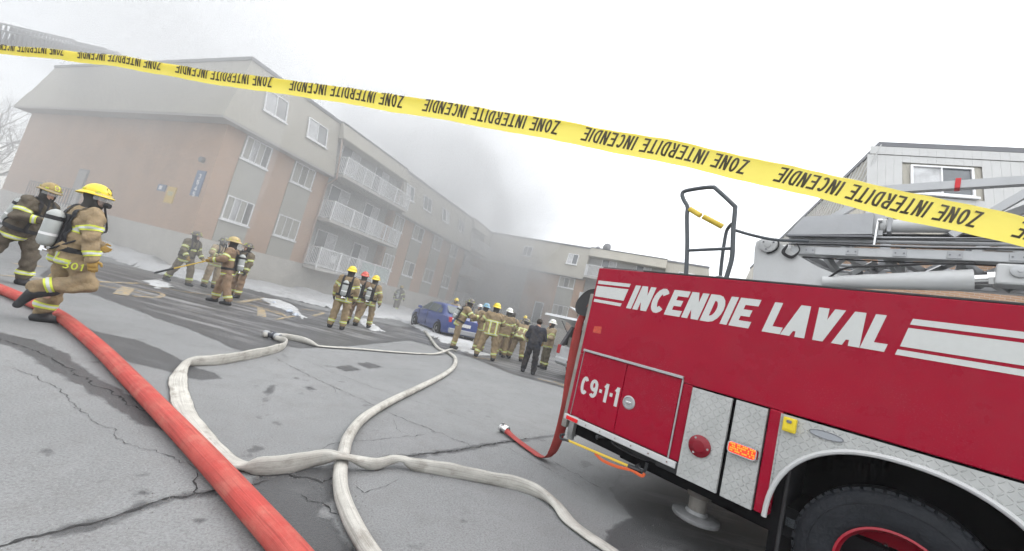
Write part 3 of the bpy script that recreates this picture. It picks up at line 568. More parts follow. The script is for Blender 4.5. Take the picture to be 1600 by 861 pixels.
# ---------------------------------------------------------------- block across the far end (faces the camera)
BS = 26.9; RZB = AZF-math.pi/2
p = wA(BS, 0); blkB = local_block('apartment_building', 'far brick block behind the smoke with satellite dish on its roof', p, RZB)
m = MB(); m.box(.06, 10.85, 0, 12, ZF, ZS+.02); m.box(10.85, 17.7, .55, 11.9, ZF-.003, ZS+.017); m.box(17.7, 21.4, 0, 12, ZF, ZS+.02); m.build('brick_wall', m_brick, blkB)
m = MB(); m.box(.06, 21.43, -.035, 12.1, -.3, ZF-.004); m.build('foundation', m_fnd, blkB)
for a, b in ((3.4, 4.9), (8.4, 9.95), (18.7, 20.1)):
    m = MB(); m.box(a-.05, b+.05, -.03, .06, ZF+.003, ZS-.004); m.build('siding_column', m_side, blkB)
    for z0, z1 in ((2.72, 3.82), (5.6, 6.6)): window(blkB, lambda x, o, z: (x, -.03-o, z), a, b, z0, z1, 3)
m = MB(); m.box(6.5, 7.45, -.05, -.002, 1.5, 3.7); d_ = m.build('door', m_white, blkB); m = MB(); m.box(6.62, 7.33, -.058, -.052, 1.6, 3.6); m.build('pane', m_glass, d_)
mans(blkB, .06, 10.75, 0, 8, (0, 0)); mans(blkB, 17.75, 21.3, 0, 8, (0, 1))
mwin(blkB, 8.75, 9.8); mwin(blkB, 18.85, 20.15); mwin(blkB, 4.0, 5.0)
m = MB(); m.box(10.852, 17.698, .5, .56, ZF, 9.0); m.build('recess_wall', m_stuc, blkB)
for zz, h in ((1.64, 1.03), (4.35, 1.0), (7.0, 1.05)):
    s = MB(); s.box(10.85, 17.65, -1.02, .497, zz-.17, zz); sl = s.build('balcony', MATS['balcony_concrete'], blkB)
    railing(sl, [(10.9, -.02), (10.9, -1.0), (17.6, -1.0), (17.6, -.02)], zz, h)
    for a, w in ((12.0, 1.4), (15.2, 1.35)):
        f = MB(); f.box(a, a+w, .44, .497, zz+.05, zz+2.08); dr = f.build('patio_door', m_white, blkB)
        for j in (0, 1): p = MB(); p.box(a+.06+j*(w-.08)/2, a+w/2-.03+j*(w-.08)/2, .43, .437, zz+.12, zz+2.0); p.build('pane', m_glass if j == 0 else m_curt, dr)
m = MB(); m.prism([(-.06, 9.9), (-.42, 9.06), (-.36, 9.0), (.5, 9.0), (.5, 9.9)], lambda y, z: (10.752, y, z), lambda y, z: (17.748, y, z)); m.build('roof_band', m_mans, blkB)
m = MB(); m.box(10.754, 17.746, -.1, 7, 9.91, 9.98); m.build('roof_edge', m_trimd, blkB)
m = MB(); m.box(10.754, 17.746, .56, 7, ZS, 9.9); m.build('roof_core', m_stuc, blkB)
def dish(label, t, z, r, mt):
    q = wA(BS+1.0, t); d = thing('satellite_dish', label, 'dish', (q[0], q[1], 9.9), RZB)
    b = MB(); b.cyl((0, 0, 0), (0, 0, z-9.9), .03); b.build('mast', mt, d)
    b = MB(); prof = [(.01, .1)]+[(r*k/5, .1*(1-(k/5)**2)) for k in range(1, 6)]
    b.lathe([(rr, -h) for rr, h in prof]+[(rr, -h+.015) for rr, h in prof[::-1]], (0, 0, 0), 'y', 18, cap=False); o = b.build('reflector', mt, d, True); o.location = (0, 0, z-9.9); o.rotation_euler = (.5, 0, .6)
    b = MB(); b.cyl((0, 0, z-9.9-.2), (.1, -.4, z-9.9), .015); b.build('feed_arm', mt, d)
m_dish = mat('dish_grey', (.3, .3, .31), .5)
dish('large satellite dish on the roof of the far block', 12.05, 10.4, .42, m_dish); dish('smaller satellite dish left of the larger one on the far roof', 11.2, 10.15, .25, m_dish)
# ---------------------------------------------------------------- block on the right behind the fire truck
CP = (10.64, 11.95); CC = (CP[0]+NA[0]*.14*-1-DF[0]*.14*1+NA[0]*.0, CP[1]-NA[1]*.14-DF[1]*.14, 0)
blkC = local_block('apartment_building', 'grey sided block rising behind the fire truck on the right', CC, RZB)
m = MB(); m.box(0, 13, 0, 22, ZF, ZS+.02); m.build('brick_wall', m_brick, blkC)
m = MB(); m.box(-.035, 13, -.035, 22, -.3, ZF-.004); m.build('foundation', m_fnd, blkC)
mans(blkC, 0, 13, 0, 20, (1, 0))
mwin(blkC, .9, 2.35, 8.1, 9.12, 2)
mwin(blkC, 5.0, 6.4, 8.1, 9.12, 2)
# siding boards of the gable, each a piece
sl_ = -.74/(ZT-ZS); m_board = mat('siding_board', (.50, .505, .50), .6, var=.06, vscale=2)
def board(x0, x1, z0, z1, o=.012):
    f = lambda z: .6+sl_*(z-ZS)+o; b = MB(); P = [(x, -(f(z)+d), z) for z in (z0, z1) for x, d in ((x0, 0), (x1, 0), (x1, .014), (x0, .014))]
    b.add(P, [(0,3,2,1),(4,5,6,7),(0,1,5,4),(1,2,6,5),(2,3,7,6),(3,0,4,7)]); b.build('board', m_board, blkC)
for i in range(26):
    x0 = -.12+i*.205; hit = .78 < x0+.1 < 2.47
    board(x0, x0+.2015, 9.46, 9.76, .03)
    if not hit: board(x0-.06*(i == 0), x0+.2015, 7.0, 9.44)
    else: board(x0, x0+.2015, 7.0, 8.0); board(x0, x0+.2015, 9.2, 9.44)
for i in range(28):      # ribs on the long slope facing left
    y0 = -.1+i*.42; b = MB(); f = lambda z: .6+sl_*(z-ZS)
    P = [(-(f(z)+d), y, z) for z in (6.75, 9.74) for y, d in ((y0, .003), (y0+.05, .003), (y0+.05, .03), (y0, .03))]
    b.add(P, [(0,3,2,1),(4,5,6,7),(0,1,5,4),(1,2,6,5),(2,3,7,6),(3,0,4,7)]); b.build('batten', m_board, blkC)
for i in range(6):
    a = 2+i*3.3
    for z0, z1 in ((2.7, 3.8), (5.5, 6.55)): window(blkC, lambda x, o, z: (-o, x, z), a, a+1.4, z0, z1, 2)
# ---------------------------------------------------------------- distant aerial ladder over the roof, wires, bare tree
m_far = mat('far_ladder_grey', (.16, .165, .18), .5)
lad = thing('aerial_ladder', 'grey truss aerial ladder reaching over the roof at upper left', 'ladder')
P0, P1 = np.array((-19.394, 11.120, 5.695)), np.array((-36.323, 31.763, 14.930)); dd = P1-P0; LL = np.linalg.norm(dd); dd /= LL
sd = np.cross(dd, (0, 0, 1)); sd /= np.linalg.norm(sd); uu = np.cross(sd, dd)
def seg(a, b, h0, h1, w, nm):
    q = MB(); A_0, B_0 = P0+dd*LL*a, P0+dd*LL*b
    for s_ in (-1, 1):
        q.bar(A_0+sd*w*s_-uu*h0/2, B_0+sd*w*s_-uu*h1/2, .1, .13, uu); q.bar(A_0+sd*w*s_+uu*h0/2, B_0+sd*w*s_+uu*h1/2, .06, .06, uu)
        k = int((b-a)*LL/.5)
        for i in range(k):
            t0, t1 = i/k, (i+.5)/k; t2 = (i+1)/k; f = lambda t, v: A_0+(B_0-A_0)*t+sd*w*s_+uu*v*(h0+(h1-h0)*t)/2
            q.bar(f(t0, -1), f(t1, 1), .04, .04, uu); q.bar(f(t1, 1), f(t2, -1), .04, .04, uu)
    k = int((b-a)*LL/.35)
    for i in range(k): q.bar(A_0+(B_0-A_0)*i/k+sd*w-uu*h0/2, A_0+(B_0-A_0)*i/k-sd*w-uu*h0/2, .04, .04, uu)
    q.build(nm, m_far, lad)
seg(0, .62, .75, .7, .45, 'base_section'); seg(.3, .86, .6, .55, .36, 'middle_section'); seg(.6, .985, .45, .42, .28, 'tip_section')
q = MB(); T_ = P1-dd*.4
for s_ in (-1, 1): q.bar(T_+sd*.28*s_+uu*.2, T_+dd*.8+sd*.28*s_+uu*.1, .05, .05); q.bar(T_+dd*.8+sd*.28*s_+uu*.1, T_+dd*.8+sd*.28*s_-uu*.3, .05, .05)
q.build('tip_rail', m_far, lad)
for i, (a, b) in enumerate((((-30.942, 19.089, 11.163), (-50.423, 36.551, 17.203)), ((-32.348, 20.103, 11.082), (-50.273, 36.614, 16.602)))):
    q = MB(); q.tube([a, ((a[0]+b[0])/2, (a[1]+b[1])/2, (a[2]+b[2])/2-.15), b], .012, 5)
    tag(q.build('overhead_wire', m_trimd), ['upper thin overhead wire crossing the sky at far left', 'lower thin overhead wire crossing the sky at far left'][i], 'wire', 'overhead wires')
def bare_tree(label, base, h, seed, lean):
    r = np.random.default_rng(seed); t = thing('bare_tree', label, 'tree', base); m_b = mat('bark_grey', (.10, .09, .085), .9, var=.3, vscale=5); tr = MB(); cr_ = MB()
    def grow(p, d, L_, rad, dep):
        n = 4; P = [p]; dd_ = d
        for i in range(n): dd_ = dd_+r.normal(size=3)*.12+np.array((0, 0, .03)); dd_ /= np.linalg.norm(dd_); P.append(P[-1]+dd_*L_/n)
        (tr if dep < 2 else cr_).tube(P, np.linspace(rad, rad*.6, n+1), 6 if dep < 2 else 4, cap=False)
        if dep >= 6: return
        for k in range(3 if dep < 5 else 2):
            i = r.integers(1, n+1) if k else n; a = r.normal(size=3); a -= dd_*(a@dd_); a /= np.linalg.norm(a); nd = dd_*.8+a*(.45+.3*r.random()); nd[2] += .1; nd /= np.linalg.norm(nd)
            grow(P[i], nd, L_*(.62+.22*r.random()), rad*.58, dep+1)
    grow(np.zeros(3), np.array((lean[0], lean[1], 1.)), h*.3, .17, 0)
    tr.build('trunk', m_b, t, 'all'); cr_.build('crown', m_b, t, 'all')
bare_tree('bare leafless tree at far left beside the tan block', (-39.887, 29.380, 8.939)[:2]+(0,), 11.5, 5, (-.05, 0))
bare_tree('smaller bare tree behind the leftmost one at the picture edge', (-49.839, 35.244, 10.544)[:2]+(0,), 12.5, 9, (.0, 0))
# ---------------------------------------------------------------- fire truck (x forward along its side, y into the body, z up)
truck = thing('fire_truck', 'red ladder fire truck lettered INCENDIE LAVAL with diamond plate panels', 'fire truck', (2.643, 2.444, 0), math.radians(-47.25))
m_red = mat('truck_red', (.29, .0012, .02), .28, coat=.0, spec=.15, var=.10, vscale=1.4, dirt=(.27, .03, .045), dirt_scale=3.5, dirt_amt=.3, bump=.012, bscale=500, rvar=.08)
N, L, B = nodes_of(m_red); _g = N.new('ShaderNodeTexCoord'); _sx = N.new('ShaderNodeSeparateXYZ'); L.new(_g.outputs['Object'], _sx.inputs[0])
_n1 = nn('TexNoise', Scale=95, Detail=3, Roughness=.7); L.new(_g.outputs['Object'], _n1.inputs['Vector']); _n2 = nn('TexNoise', Scale=2.2, Detail=5, Roughness=.6); L.new(_g.outputs['Object'], _n2.inputs['Vector'])
_band = mth('MULTIPLY', mrange(_sx.outputs['Z'], 1.95, 1.45), mrange(_n2.outputs['Fac'], .42, .66)); _old = [l.from_socket for l in L if l.to_socket == B.inputs['Base Color']][0]
L.new(mixc(_old, (.42, .16, .18, 1), mth('MULTIPLY', _band, mrange(_n1.outputs['Fac'], .55, .72, 0, .6))), B.inputs['Base Color'])
m_alu = mat('brushed_aluminium', (.40, .41, .42), .42, metal=.55, var=.12, vscale=5, dirt=(.35, .34, .33), dirt_scale=5, dirt_amt=.3)
m_alp = mat('painted_aluminium', (.36, .37, .385), .45, metal=.25, var=.1, vscale=4, dirt=(.3, .3, .3), dirt_scale=6, dirt_amt=.35)
m_whp = mat('white_paint', (.50, .51, .515), .4, var=.05, vscale=4, dirt=(.42, .41, .39), dirt_scale=5, dirt_amt=.35)
m_blk = mat('black_rubber', (.018, .018, .02), .6, var=.3, vscale=20); m_blkp = mat('black_paint', (.02, .022, .025), .4)
m_dark = mat('underbody_black', (.005, .005, .006), .9, spec=.1); m_let = mat('reflective_white_film', (.52, .535, .525), .5, var=.04, vscale=30)
m_tube = mat('dark_grey_tube', (.055, .065, .075), .45); m_ylw = mat('yellow_pad', (.62, .45, .05), .6, var=.15, vscale=25); m_chr = mat('chrome', (.7, .7, .7), .15, metal=1)
def plate_mat():
    m = mat('diamond_plate', (.42, .43, .43), .5, metal=.1); N, L, B = nodes_of(m); g = N.new('ShaderNodeTexCoord'); sp_ = N.new('ShaderNodeSeparateXYZ'); L.new(g.outputs['Object'], sp_.inputs[0])
    def M_(op, a, b=None, c=None):
        x = N.new('ShaderNodeMath'); x.operation = op
        for i, v in enumerate((a, b, c)):
            if v is None: continue
            if hasattr(v, 'links'): L.new(v, x.inputs[i])
            else: x.inputs[i].default_value = v
        return x.outputs[0]
    pz = .034; u = M_('DIVIDE', sp_.outputs['X'], pz); v = M_('DIVIDE', sp_.outputs['Z'], pz)
    fu, fv = M_('FLOOR', u), M_('FLOOR', v); par = M_('MODULO', M_('ABSOLUTE', M_('ADD', fu, fv)), 2.0); sg_ = M_('SUBTRACT', M_('MULTIPLY', par, 2.0), 1.0)
    a = M_('SUBTRACT', M_('SUBTRACT', u, fu), .5); b = M_('MULTIPLY', M_('SUBTRACT', M_('SUBTRACT', v, fv), .5), sg_)
    p = M_('MULTIPLY', M_('ADD', a, b), .7071); q = M_('MULTIPLY', M_('SUBTRACT', a, b), .7071)
    d = M_('ADD', M_('POWER', M_('ABSOLUTE', M_('DIVIDE', p, .50)), 2.0), M_('POWER', M_('ABSOLUTE', M_('DIVIDE', q, .125)), 2.0))
    h = N.new('ShaderNodeMapRange'); h.interpolation_type = 'SMOOTHSTEP'; h.inputs['From Min'].default_value = 1.1; h.inputs['From Max'].default_value = .35; L.new(d, h.inputs['Value'])
    bp = N.new('ShaderNodeBump'); bp.inputs['Strength'].default_value = 1; bp.inputs['Distance'].default_value = .004; L.new(h.outputs[0], bp.inputs['Height']); L.new(bp.outputs['Normal'], B.inputs['Normal'])
    n = N.new('ShaderNodeTexNoise'); n.inputs['Scale'].default_value = 7; n.inputs['Detail'].default_value = 6; L.new(g.outputs['Object'], n.inputs['Vector'])
    r = N.new('ShaderNodeValToRGB'); r.color_ramp.elements[0].color = (.37, .38, .375, 1); r.color_ramp.elements[0].position = .3; r.color_ramp.elements[1].color = (.45, .46, .455, 1); r.color_ramp.elements[1].position = .7; L.new(n.outputs['Fac'], r.inputs['Fac']); L.new(r.outputs['Color'], B.inputs['Base Color']); return m
m_dpl = plate_mat()
def tp(name, m_, *boxes, parent=truck, b=.006, smooth=False):
    m = MB()
    for q in boxes: m.bbox(*q, b=b) if b else m.box(*q)
    return m.build(name, m_, parent, smooth)
FX = 2.6     # body continues forward past the picture edge
body = tp('body', m_red, (-2.53, FX, 0, 2.5, 1.312, 2.275), (-2.53, -1.318, .0, 2.5, .66, 1.3105), (-.744, -.657, .0, .12, .56, 1.3105), b=.008)
tp('chassis', m_dark, (-2.45, FX, .12, 2.4, .46, .655), (-1.31, -.66, .12, 2.4, .58, 1.309), (-.65, -.6, .1, 2.4, .3, 1.305), (.72, FX, .02, 2.4, .45, 1.309), (-.6, .715, .75, 2.2, .66, 1.308), b=0)
tp('light_block_skirt', m_dark, (-2.5, FX, 2.38, 2.48, .22, .66), (-2.2, -.7, .7, 2.3, .28, .459), (.75, FX, .5, 2.3, .24, .449), b=0)  # unseen skirt and boxes added to block light from under the truck
tp('deck', mat('deck_grey', (.12, .12, .125), .8, var=.2, vscale=6), (-2.5, FX, .03, 2.47, 2.277, 2.297), b=0)
tp('top_seal', m_blk, (-2.0, FX, .004, .03, 2.276, 2.29), b=.003)
tp('rear_post', mat('rear_post_grey', (.26, .25, .23), .5, metal=.3, var=.25, vscale=9), (-2.60, -2.534, .04, .12, .5, 1.98), b=.01); tp('rear_panel', m_alp, (-2.566, -2.535, .16, 2.4, .62, 2.2), b=.005)
# compartment doors, trim, latch
dl = tp('compartment_door', m_red, (-2.468, -1.953, -.012, -.001, .672, 1.338), b=.004); dr_ = tp('compartment_door', m_red, (-1.947, -1.418, -.012, -.001, .672, 1.338), b=.004)
tp('drip_rail', m_alu, (-2.478, -1.402, -.03, -.002, 1.343, 1.368), b=.004); tp('door_edge_trim', m_alu, (-1.412, -1.399, -.016, -.002, .66, 1.341), b=.003)
tp('door_edge_trim', m_alu, (-2.476, -2.471, -.014, -.002, .668, 1.341), b=0)
tp('rub_rail', m_whp, (-2.535, -1.325, -.035, -.001, .602, .658), b=.008); tp('rub_rail_cap', m_blk, (-1.324, -1.30, -.03, .05, .598, .655), b=.004)
for i in range(6): m = MB(); m.lathe([(.008, -.037), (.008, -.034)], (-2.25+i*.17, 0, .63), 'y', 8); m.build('bolt', m_chr, truck)
rl_ = tp('side_reflector', mat('red_reflector_glow', (.5, .01, .015), .25, emit=(.8, .03, .02), estr=.12), (-2.495, -2.35, -.048, -.036, .612, .648), b=.004)  # unlit reflector, its returned light put in as a faint glow
h = MB(); h.lathe([(.062, -.012), (.064, -.02), (.05, -.024), (.046, -.018), (.0, -.017)], (-1.855, 0, .99), 'y', 28, cap=False); hd = h.build('latch', m_alu, dr_, True)
h = MB(); h.bbox(-1.885, -1.825, -.03, -.018, .975, 1.0, .005); h.build('latch_handle', m_chr, hd)
ev = MB(); sl = lambda x, y, l: (x, -.0135-l, y)
text_mesh(ev, 'C9-1-1', .095, .185, .034, .017, lambda x, y, l: sl(-2.422+x, .908+y, l), z=.001, narrow={'I': .3, '1': .52, '-': .42, ' ': .5}); ev.build('lettering', m_let, dl)
# big side lettering and stripes
tx = MB(); f_ = lambda x, y, l: (x, -l, y)
text_mesh(tx, 'INCENDIE', .150, .247, .056, .0155, lambda x, y, l: f_(-2.102+x, 1.88+y, l), slant=.233, z=.002, narrow={'I': .3})
text_mesh(tx, 'LAVAL', .153, .247, .054, .002, lambda x, y, l: f_(-.886+x, 1.876+y, l), slant=.233, z=.002, narrow={'L': .80}); tx.build('lettering', m_let, truck, fix=False)
for k, q in enumerate(([(-2.503, 2.094), (-2.114, 2.099), (-2.104, 2.135), (-2.500, 2.132)], [(-2.506, 1.953), (-2.147, 1.95), (-2.119, 2.075), (-2.506, 2.072)], [(-2.504, 1.891), (-2.170, 1.886), (-2.160, 1.919), (-2.504, 1.923)],
      [(-.072, 2.081), (FX, 2.081), (FX, 2.121), (-.062, 2.121)], [(-.104, 1.93), (FX, 1.93), (FX, 2.058), (-.077, 2.058)], [(-.122, 1.871), (FX, 1.871), (FX, 1.908), (-.113, 1.908)])):
    m = MB(); m.add([(x, -.002, z) for x, z in q], [(0,1,2,3)]); m.build('stripe', m_let, truck, fix=False)
m = MB(); m.add([(-2.43, -.0012, 1.56), (-2.33, -.0012, 1.565), (-2.335, -.0012, 1.64), (-2.425, -.0012, 1.63)], [(0,1,2,3)]); m.build('worn_sticker', mat('orange_sticker', (.46, .06, .03), .5, var=.4, vscale=40), truck, fix=False)
# outrigger panels
p1 = tp('outrigger_panel', m_dpl, (-1.306, -.995, -.035, -.001, .562, 1.3), b=.003); tp('outrigger_panel', m_dpl, (-.972, -.754, -.012, .06, .555, 1.3), b=.003); tp('panel_gap', m_dark, (-.993, -.974, .02, .06, .56, 1.3), b=0)
lamp = MB(); lamp.lathe([(.086, -.036), (.086, -.05), (.078, -.058), (.05, -.062), (.046, -.066), (.0, -.068)], (-1.166, 0, .858), 'y', 28); lp = lamp.build('round_lamp', mat('red_lens', (.20, .004, .015), .25, spec=.4), p1, True)
for a in (0, 2.1, 4.2): m = MB(); m.lathe([(.009, -.061), (.009, -.056)], (-1.166+.068*math.cos(a), 0, .858+.068*math.sin(a)), 'y', 8); m.build('screw', m_chr, lp)
wl = MB(); cx0, cz0 = -.869, .945
def rr(w, h, r, n=5): return [(sx*(w-r)+r*math.cos(a0+k*math.pi/2/n), sz*(h-r)+r*math.sin(a0+k*math.pi/2/n)) for sx, sz, a0 in ((1,1,0),(-1,1,math.pi/2),(-1,-1,math.pi),(1,-1,1.5*math.pi)) for k in range(n+1)]
wl.prism(rr(.108, .052, .03), lambda x, z: (cx0+x, -.013, cz0+z), lambda x, z: (cx0+x*.93, -.045, cz0+z*.9)); bz = wl.build('warning_light', m_chr, truck, True)
m_led = mat('lit_red_lens', (.6, .03, .01), .3, emit=(1, .03, .008), estr=.7); m_ledh = mat('lit_led_row', (.9, .25, .02), .3, emit=(1, .22, .02), estr=.9)
wl = MB(); wl.prism(rr(.092, .038, .02), lambda x, z: (cx0+x, -.0455, cz0+z), lambda x, z: (cx0+x*.97, -.052, cz0+z*.95)); ln = wl.build('lens', m_led, bz)
rl2 = np.random.default_rng(3); wl = MB()
for i in range(14):
    for j in range(4):
        if rl2.random() < .7: x = cx0-.08+i*.0123; z = cz0-.026+j*.0165; wl.box(x, x+.009, -.0535, -.0525, z, z+.011)
tag(wl.build('led_rows', m_ledh, ln), kind='stuff')
# wheel arch plate, moulding, wheel
def arch(t, hw=.672, hh=.665, z0=.555): c, s_ = math.cos(t), math.sin(t); e = 2/2.25; return (hw*math.copysign(abs(c)**e, c), z0+hh*abs(s_)**e)
TS = np.linspace(math.pi, 0, 41); A2 = [arch(t) for t in TS]; V = []; F_ = []
for x, z in A2: V += [(x, -.006, z), (x, .012, z), (max(-.655, min(.72, x*1.02)), -.006, 1.3), (max(-.655, min(.72, x*1.02)), .012, 1.3)]
fp = MB(); 
out = [(-.655, .556), (-.655, 1.3)]+[(.72, 1.3), (.72, .556)]
q = []
for (x0, z0), (x1, z1) in zip(A2[:-1], A2[1:]):
    xa, xb = max(-.655, x0), min(.72, x1)
    fp.add([(x0 if x0 > -.655 else -.655, -.006, z0), (x1, -.006, z1), (x1, -.006, 1.299), (x0 if x0 > -.655 else -.655, -.006, 1.299)], [(0,1,2,3)])
fp.add([(.672, -.006, .556), (FX, -.006, .556), (FX, -.006, 1.299), (.672, -.006, 1.299)], [(0,1,2,3)])
fo = fp.build('fender_plate', m_dpl, truck, fix=False)
mo = MB(); mo.tube([(x, -.012, z) for x, z in A2], .017, 8); mo.build('fender_moulding', m_whp, fo, True)
wv_ = MB()
for (x0, z0), (x1, z1) in zip(A2[:-1], A2[1:]): wv_.add([(x0, 0, z0), (x1, 0, z1), (x1, .8, z1), (x0, .8, z0)], [(0,1,2,3)])
wv_.add([(x, .8, z) for x, z in A2], [tuple(range(len(A2)))]); wv_.build('wheel_well', m_dark, fo, fix=False)
tp('mud_flap', m_blk, (-.60, -.575, .1, .7, .2, .95), b=.006); tp('flap_bracket', m_tube, (-.575, -.5, .12, .2, .52, .6), b=.01)
m_tyre = mat('tyre_rubber', (.011, .013, .017), .7, spec=.3, var=.35, vscale=9, bump=.25, bscale=45)
def wheel(par, x, y, dirn=1, R=.51, name='wheel', outer=True):
    w = MB(); s_ = dirn; pr = [(.285, 0), (.30, -.012), (.36, -.024), (.44, -.022), (.478, -.006), (.497, .012), (.508, .035), (.51, .14), (.508, .25), (.49, .275), (.4, .29), (.29, .28)]
    w.lathe([(r*R/.51, y+s_*h) for r, h in pr], (x, 0, .5), 'y', 64, cap=False); ty = w.build('tyre', m_tyre, par, True)
    tb = MB()
    for k in range(56):      # shoulder tread blocks
        a = 2*math.pi*k/56; c, d = math.cos(a), math.sin(a); t_ = (-d, 0, c); r_ = (c, 0, d)
        tb.obox((x+c*.500*R/.51, y+s_*.04, .5+d*.5*R/.51), (t_[0]*.019, 0, t_[2]*.019), (0, .026, 0), (r_[0]*.014, 0, r_[2]*.014))
    tag(tb.build('tread_blocks', m_tyre, ty), kind='stuff')
    for rr_ in (.335, .425): 
        g = MB(); g.tube([(x+rr_*math.cos(a), y-s_*(.0235 if rr_ > .4 else .0165), .5+rr_*math.sin(a)) for a in np.linspace(0, 2*math.pi, 49)[:-1]], .003, 5, closed=True); g.build('sidewall_ring', m_tyre, ty, True)
    tl = MB()        # raised maker's lettering, worn illegible in the photograph: plain blocks
    for k in range(7):
        a = 2.0-k*.085; c, d = math.cos(a), math.sin(a); tl.obox((x+c*.392, y-s_*.0245, .5+d*.392), (-d*.011, 0, c*.011), (0, .002, 0), (c*.02, 0, d*.02))
    tl.build('raised_marks', m_tyre, ty)
    w = MB(); w.lathe([(.288, y-s_*.004), (.292, y-s_*.016), (.278, y-s_*.018), (.265, y+s_*.01), (.252, y+s_*.06), (.245, y+s_*.14), (.2, y+s_*.165), (.12, y+s_*.17), (.11, y+s_*.10), (.0, y+s_*.09)], (x, 0, .5), 'y', 48, cap=False); w_ = w.build('rim', mat('rim_red', (.30, .004, .018), .35, coat=.3), par, True)
    for k in range(10):
        a = 2*math.pi*k/10; m = MB(); m.lathe([(.016, y+s_*.165), (.016, y+s_*.13), (.01, y+s_*.125)], (x+.165*math.cos(a), 0, .5+.165*math.sin(a)), 'y', 6); m.build('wheel_nut', m_chr, w_)
rw = link(bpy.data.objects.new('wheel', None)); rw.parent = truck; wheel(rw, 0, .085)
rw2 = link(bpy.data.objects.new('wheel', None)); rw2.parent = truck; wheel(rw2, 0, 2.4, -1)
# yellow latch, oval plate
yb = tp('yellow_holder', mat('yellow_plastic', (.72, .56, .02), .45), (-.645, -.565, -.05, -.008, 1.185, 1.285), (-.637, -.573, -.056, -.05, 1.2, 1.245), b=.006)
tp('holder_pin', m_trimd, (-.622, -.592, -.064, -.051, 1.248, 1.268), b=.004, parent=yb)
ov = MB(); ov.prism([(-.40+.092*math.cos(a), 1.238+.024*math.sin(a)) for a in np.linspace(0, 2*math.pi, 29)[:-1]], lambda x, z: (x, -.007, z), lambda x, z: (x, -.014, z)); oo = ov.build('oval_plate', mat('plate_grey', (.33, .35, .38), .5, metal=.3), truck)
ov = MB(); ov.tube([(-.40+.092*math.cos(a), -.0145, 1.238+.024*math.sin(a)) for a in np.linspace(0, 2*math.pi, 29)[:-1]], .003, 5, closed=True); ov.build('plate_rim', m_trimd, oo, True)
# outrigger jack
jk = MB(); jk.cyl((-1.2, .28, .62), (-1.2, .28, .42), .088); jk.cyl((-1.2, .28, .45), (-1.2, .28, .40), .097); jo = jk.build('jack_leg', mat('jack_grime', (.09, .085, .08), .6, var=.4, vscale=15, dirt=(.16, .12, .08), dirt_scale=12), truck, True)
jk = MB(); jk.cyl((-1.2, .28, .42), (-1.2, .28, .27), .072); jk.build('jack_ram', mat('jack_ram', (.17, .16, .145), .5, var=.3, vscale=20), jo, True)
jk = MB(); jk.lathe([(.185, .215), (.19, .222), (.19, .245), (.18, .252), (.09, .262), (.08, .29)], (-1.2, .28, 0), 'z', 40); jk.build('jack_pad', mat('pad_grey', (.24, .245, .25), .5, metal=.3, var=.2, vscale=12), jo, True)
# things slung under the tail
ub = MB(); ub.tube(spline([(-1.98, .06, .595), (-1.96, .05, .56), (-1.8, .04, .545), (-1.62, .05, .55), (-1.55, .06, .60)], 4), .012, 6); ub.box(-2.0, -1.5, .1, .35, .54, .6); ub.build('tail_bracket', m_blkp, truck)
ub = MB(); ub.cyl((-2.08, -.03, .575), (-2.03, .06, .6), .014); ub.lathe([(.005, -.022), (.018, -.012), (.018, .012), (.005, .022)], (-2.09, -.04, .573), 'z', 10); ub.build('release_lever', m_blkp, truck, True)
ub = MB(); ub.bbox(-2.52, -2.45, .06, .16, .43, .6, .01); ub.cyl((-2.485, .1, .6), (-2.485, .1, .40), .04); ub.build('tail_fitting', mat('galvanised', (.33, .34, .34), .45, metal=.6), truck, True)
ub = MB(); ub.bbox(-1.52, -1.3, .03, .22, .545, .6, .01); ub.build('tail_step', m_blkp, truck)
pk = thing('pike_pole', 'yellow pike pole with orange strap slung under the truck tail', 'pole', (2.643, 2.444, 0), math.radians(-47.25))
q = MB(); q.tube([(-2.43, .0, .402), (-1.72, .0, .445)], .0125, 8); q.build('shaft', mat('fibreglass_yellow', (.72, .50, .05), .45), pk, True)
q = MB(); q.tube(spline([(-2.5, .0, .44), (-2.54, .0, .42), (-2.53, .0, .385), (-2.47, .0, .395), (-2.42, .0, .402)], 4), .013, 8); q.build('hook', m_blkp, pk, True)
q = MB(); q.tube([(-1.74, 0, .444), (-1.62, 0, .452)], .02, 8); q.tube(spline([(-1.62, 0, .452), (-1.585, 0, .47), (-1.578, 0, .54)], 4), .014, 8); q.bar((-1.68, 0, .448), (-1.64, 0, .50), .02, .03); q.build('grip', m_blkp, pk, True)
q = MB(); q.tube(spline([(-2.1, .0, .41), (-2.0, -.01, .385), (-1.85, -.01, .393), (-1.7, -.01, .425), (-1.6, -.01, .42), (-1.58, 0, .45)], 5), .015, 6, flat=(.5, 1)); q.build('strap', mat('orange_strap', (.62, .11, .03), .7), pk, True)
# black hose cover and white step at the tail top
fl_ = MB(); P = spline([(-2.55, .10, 2.06), (-2.67, .08, 2.02), (-2.76, .07, 1.92), (-2.79, .07, 1.82), (-2.75, .07, 1.74), (-2.66, .08, 1.72), (-2.55, .1, 1.74)], 4); n_ = len(P)
fl_.add([tuple(p) for p in P]+[(p[0], p[1]+.9, p[2]) for p in P], [tuple(range(n_)), tuple(range(n_, 2*n_))[::-1]]+[(i, i+1, n_+i+1, n_+i) for i in range(n_-1)]); fl_.build('hose_cover', m_blk, truck)
fl_ = MB(); fl_.obox((-2.80, .3, 1.74), (.17, 0, -.06), (0, .10, 0), (.002, 0, .006)); fl_.build('folding_step', m_alu, truck)
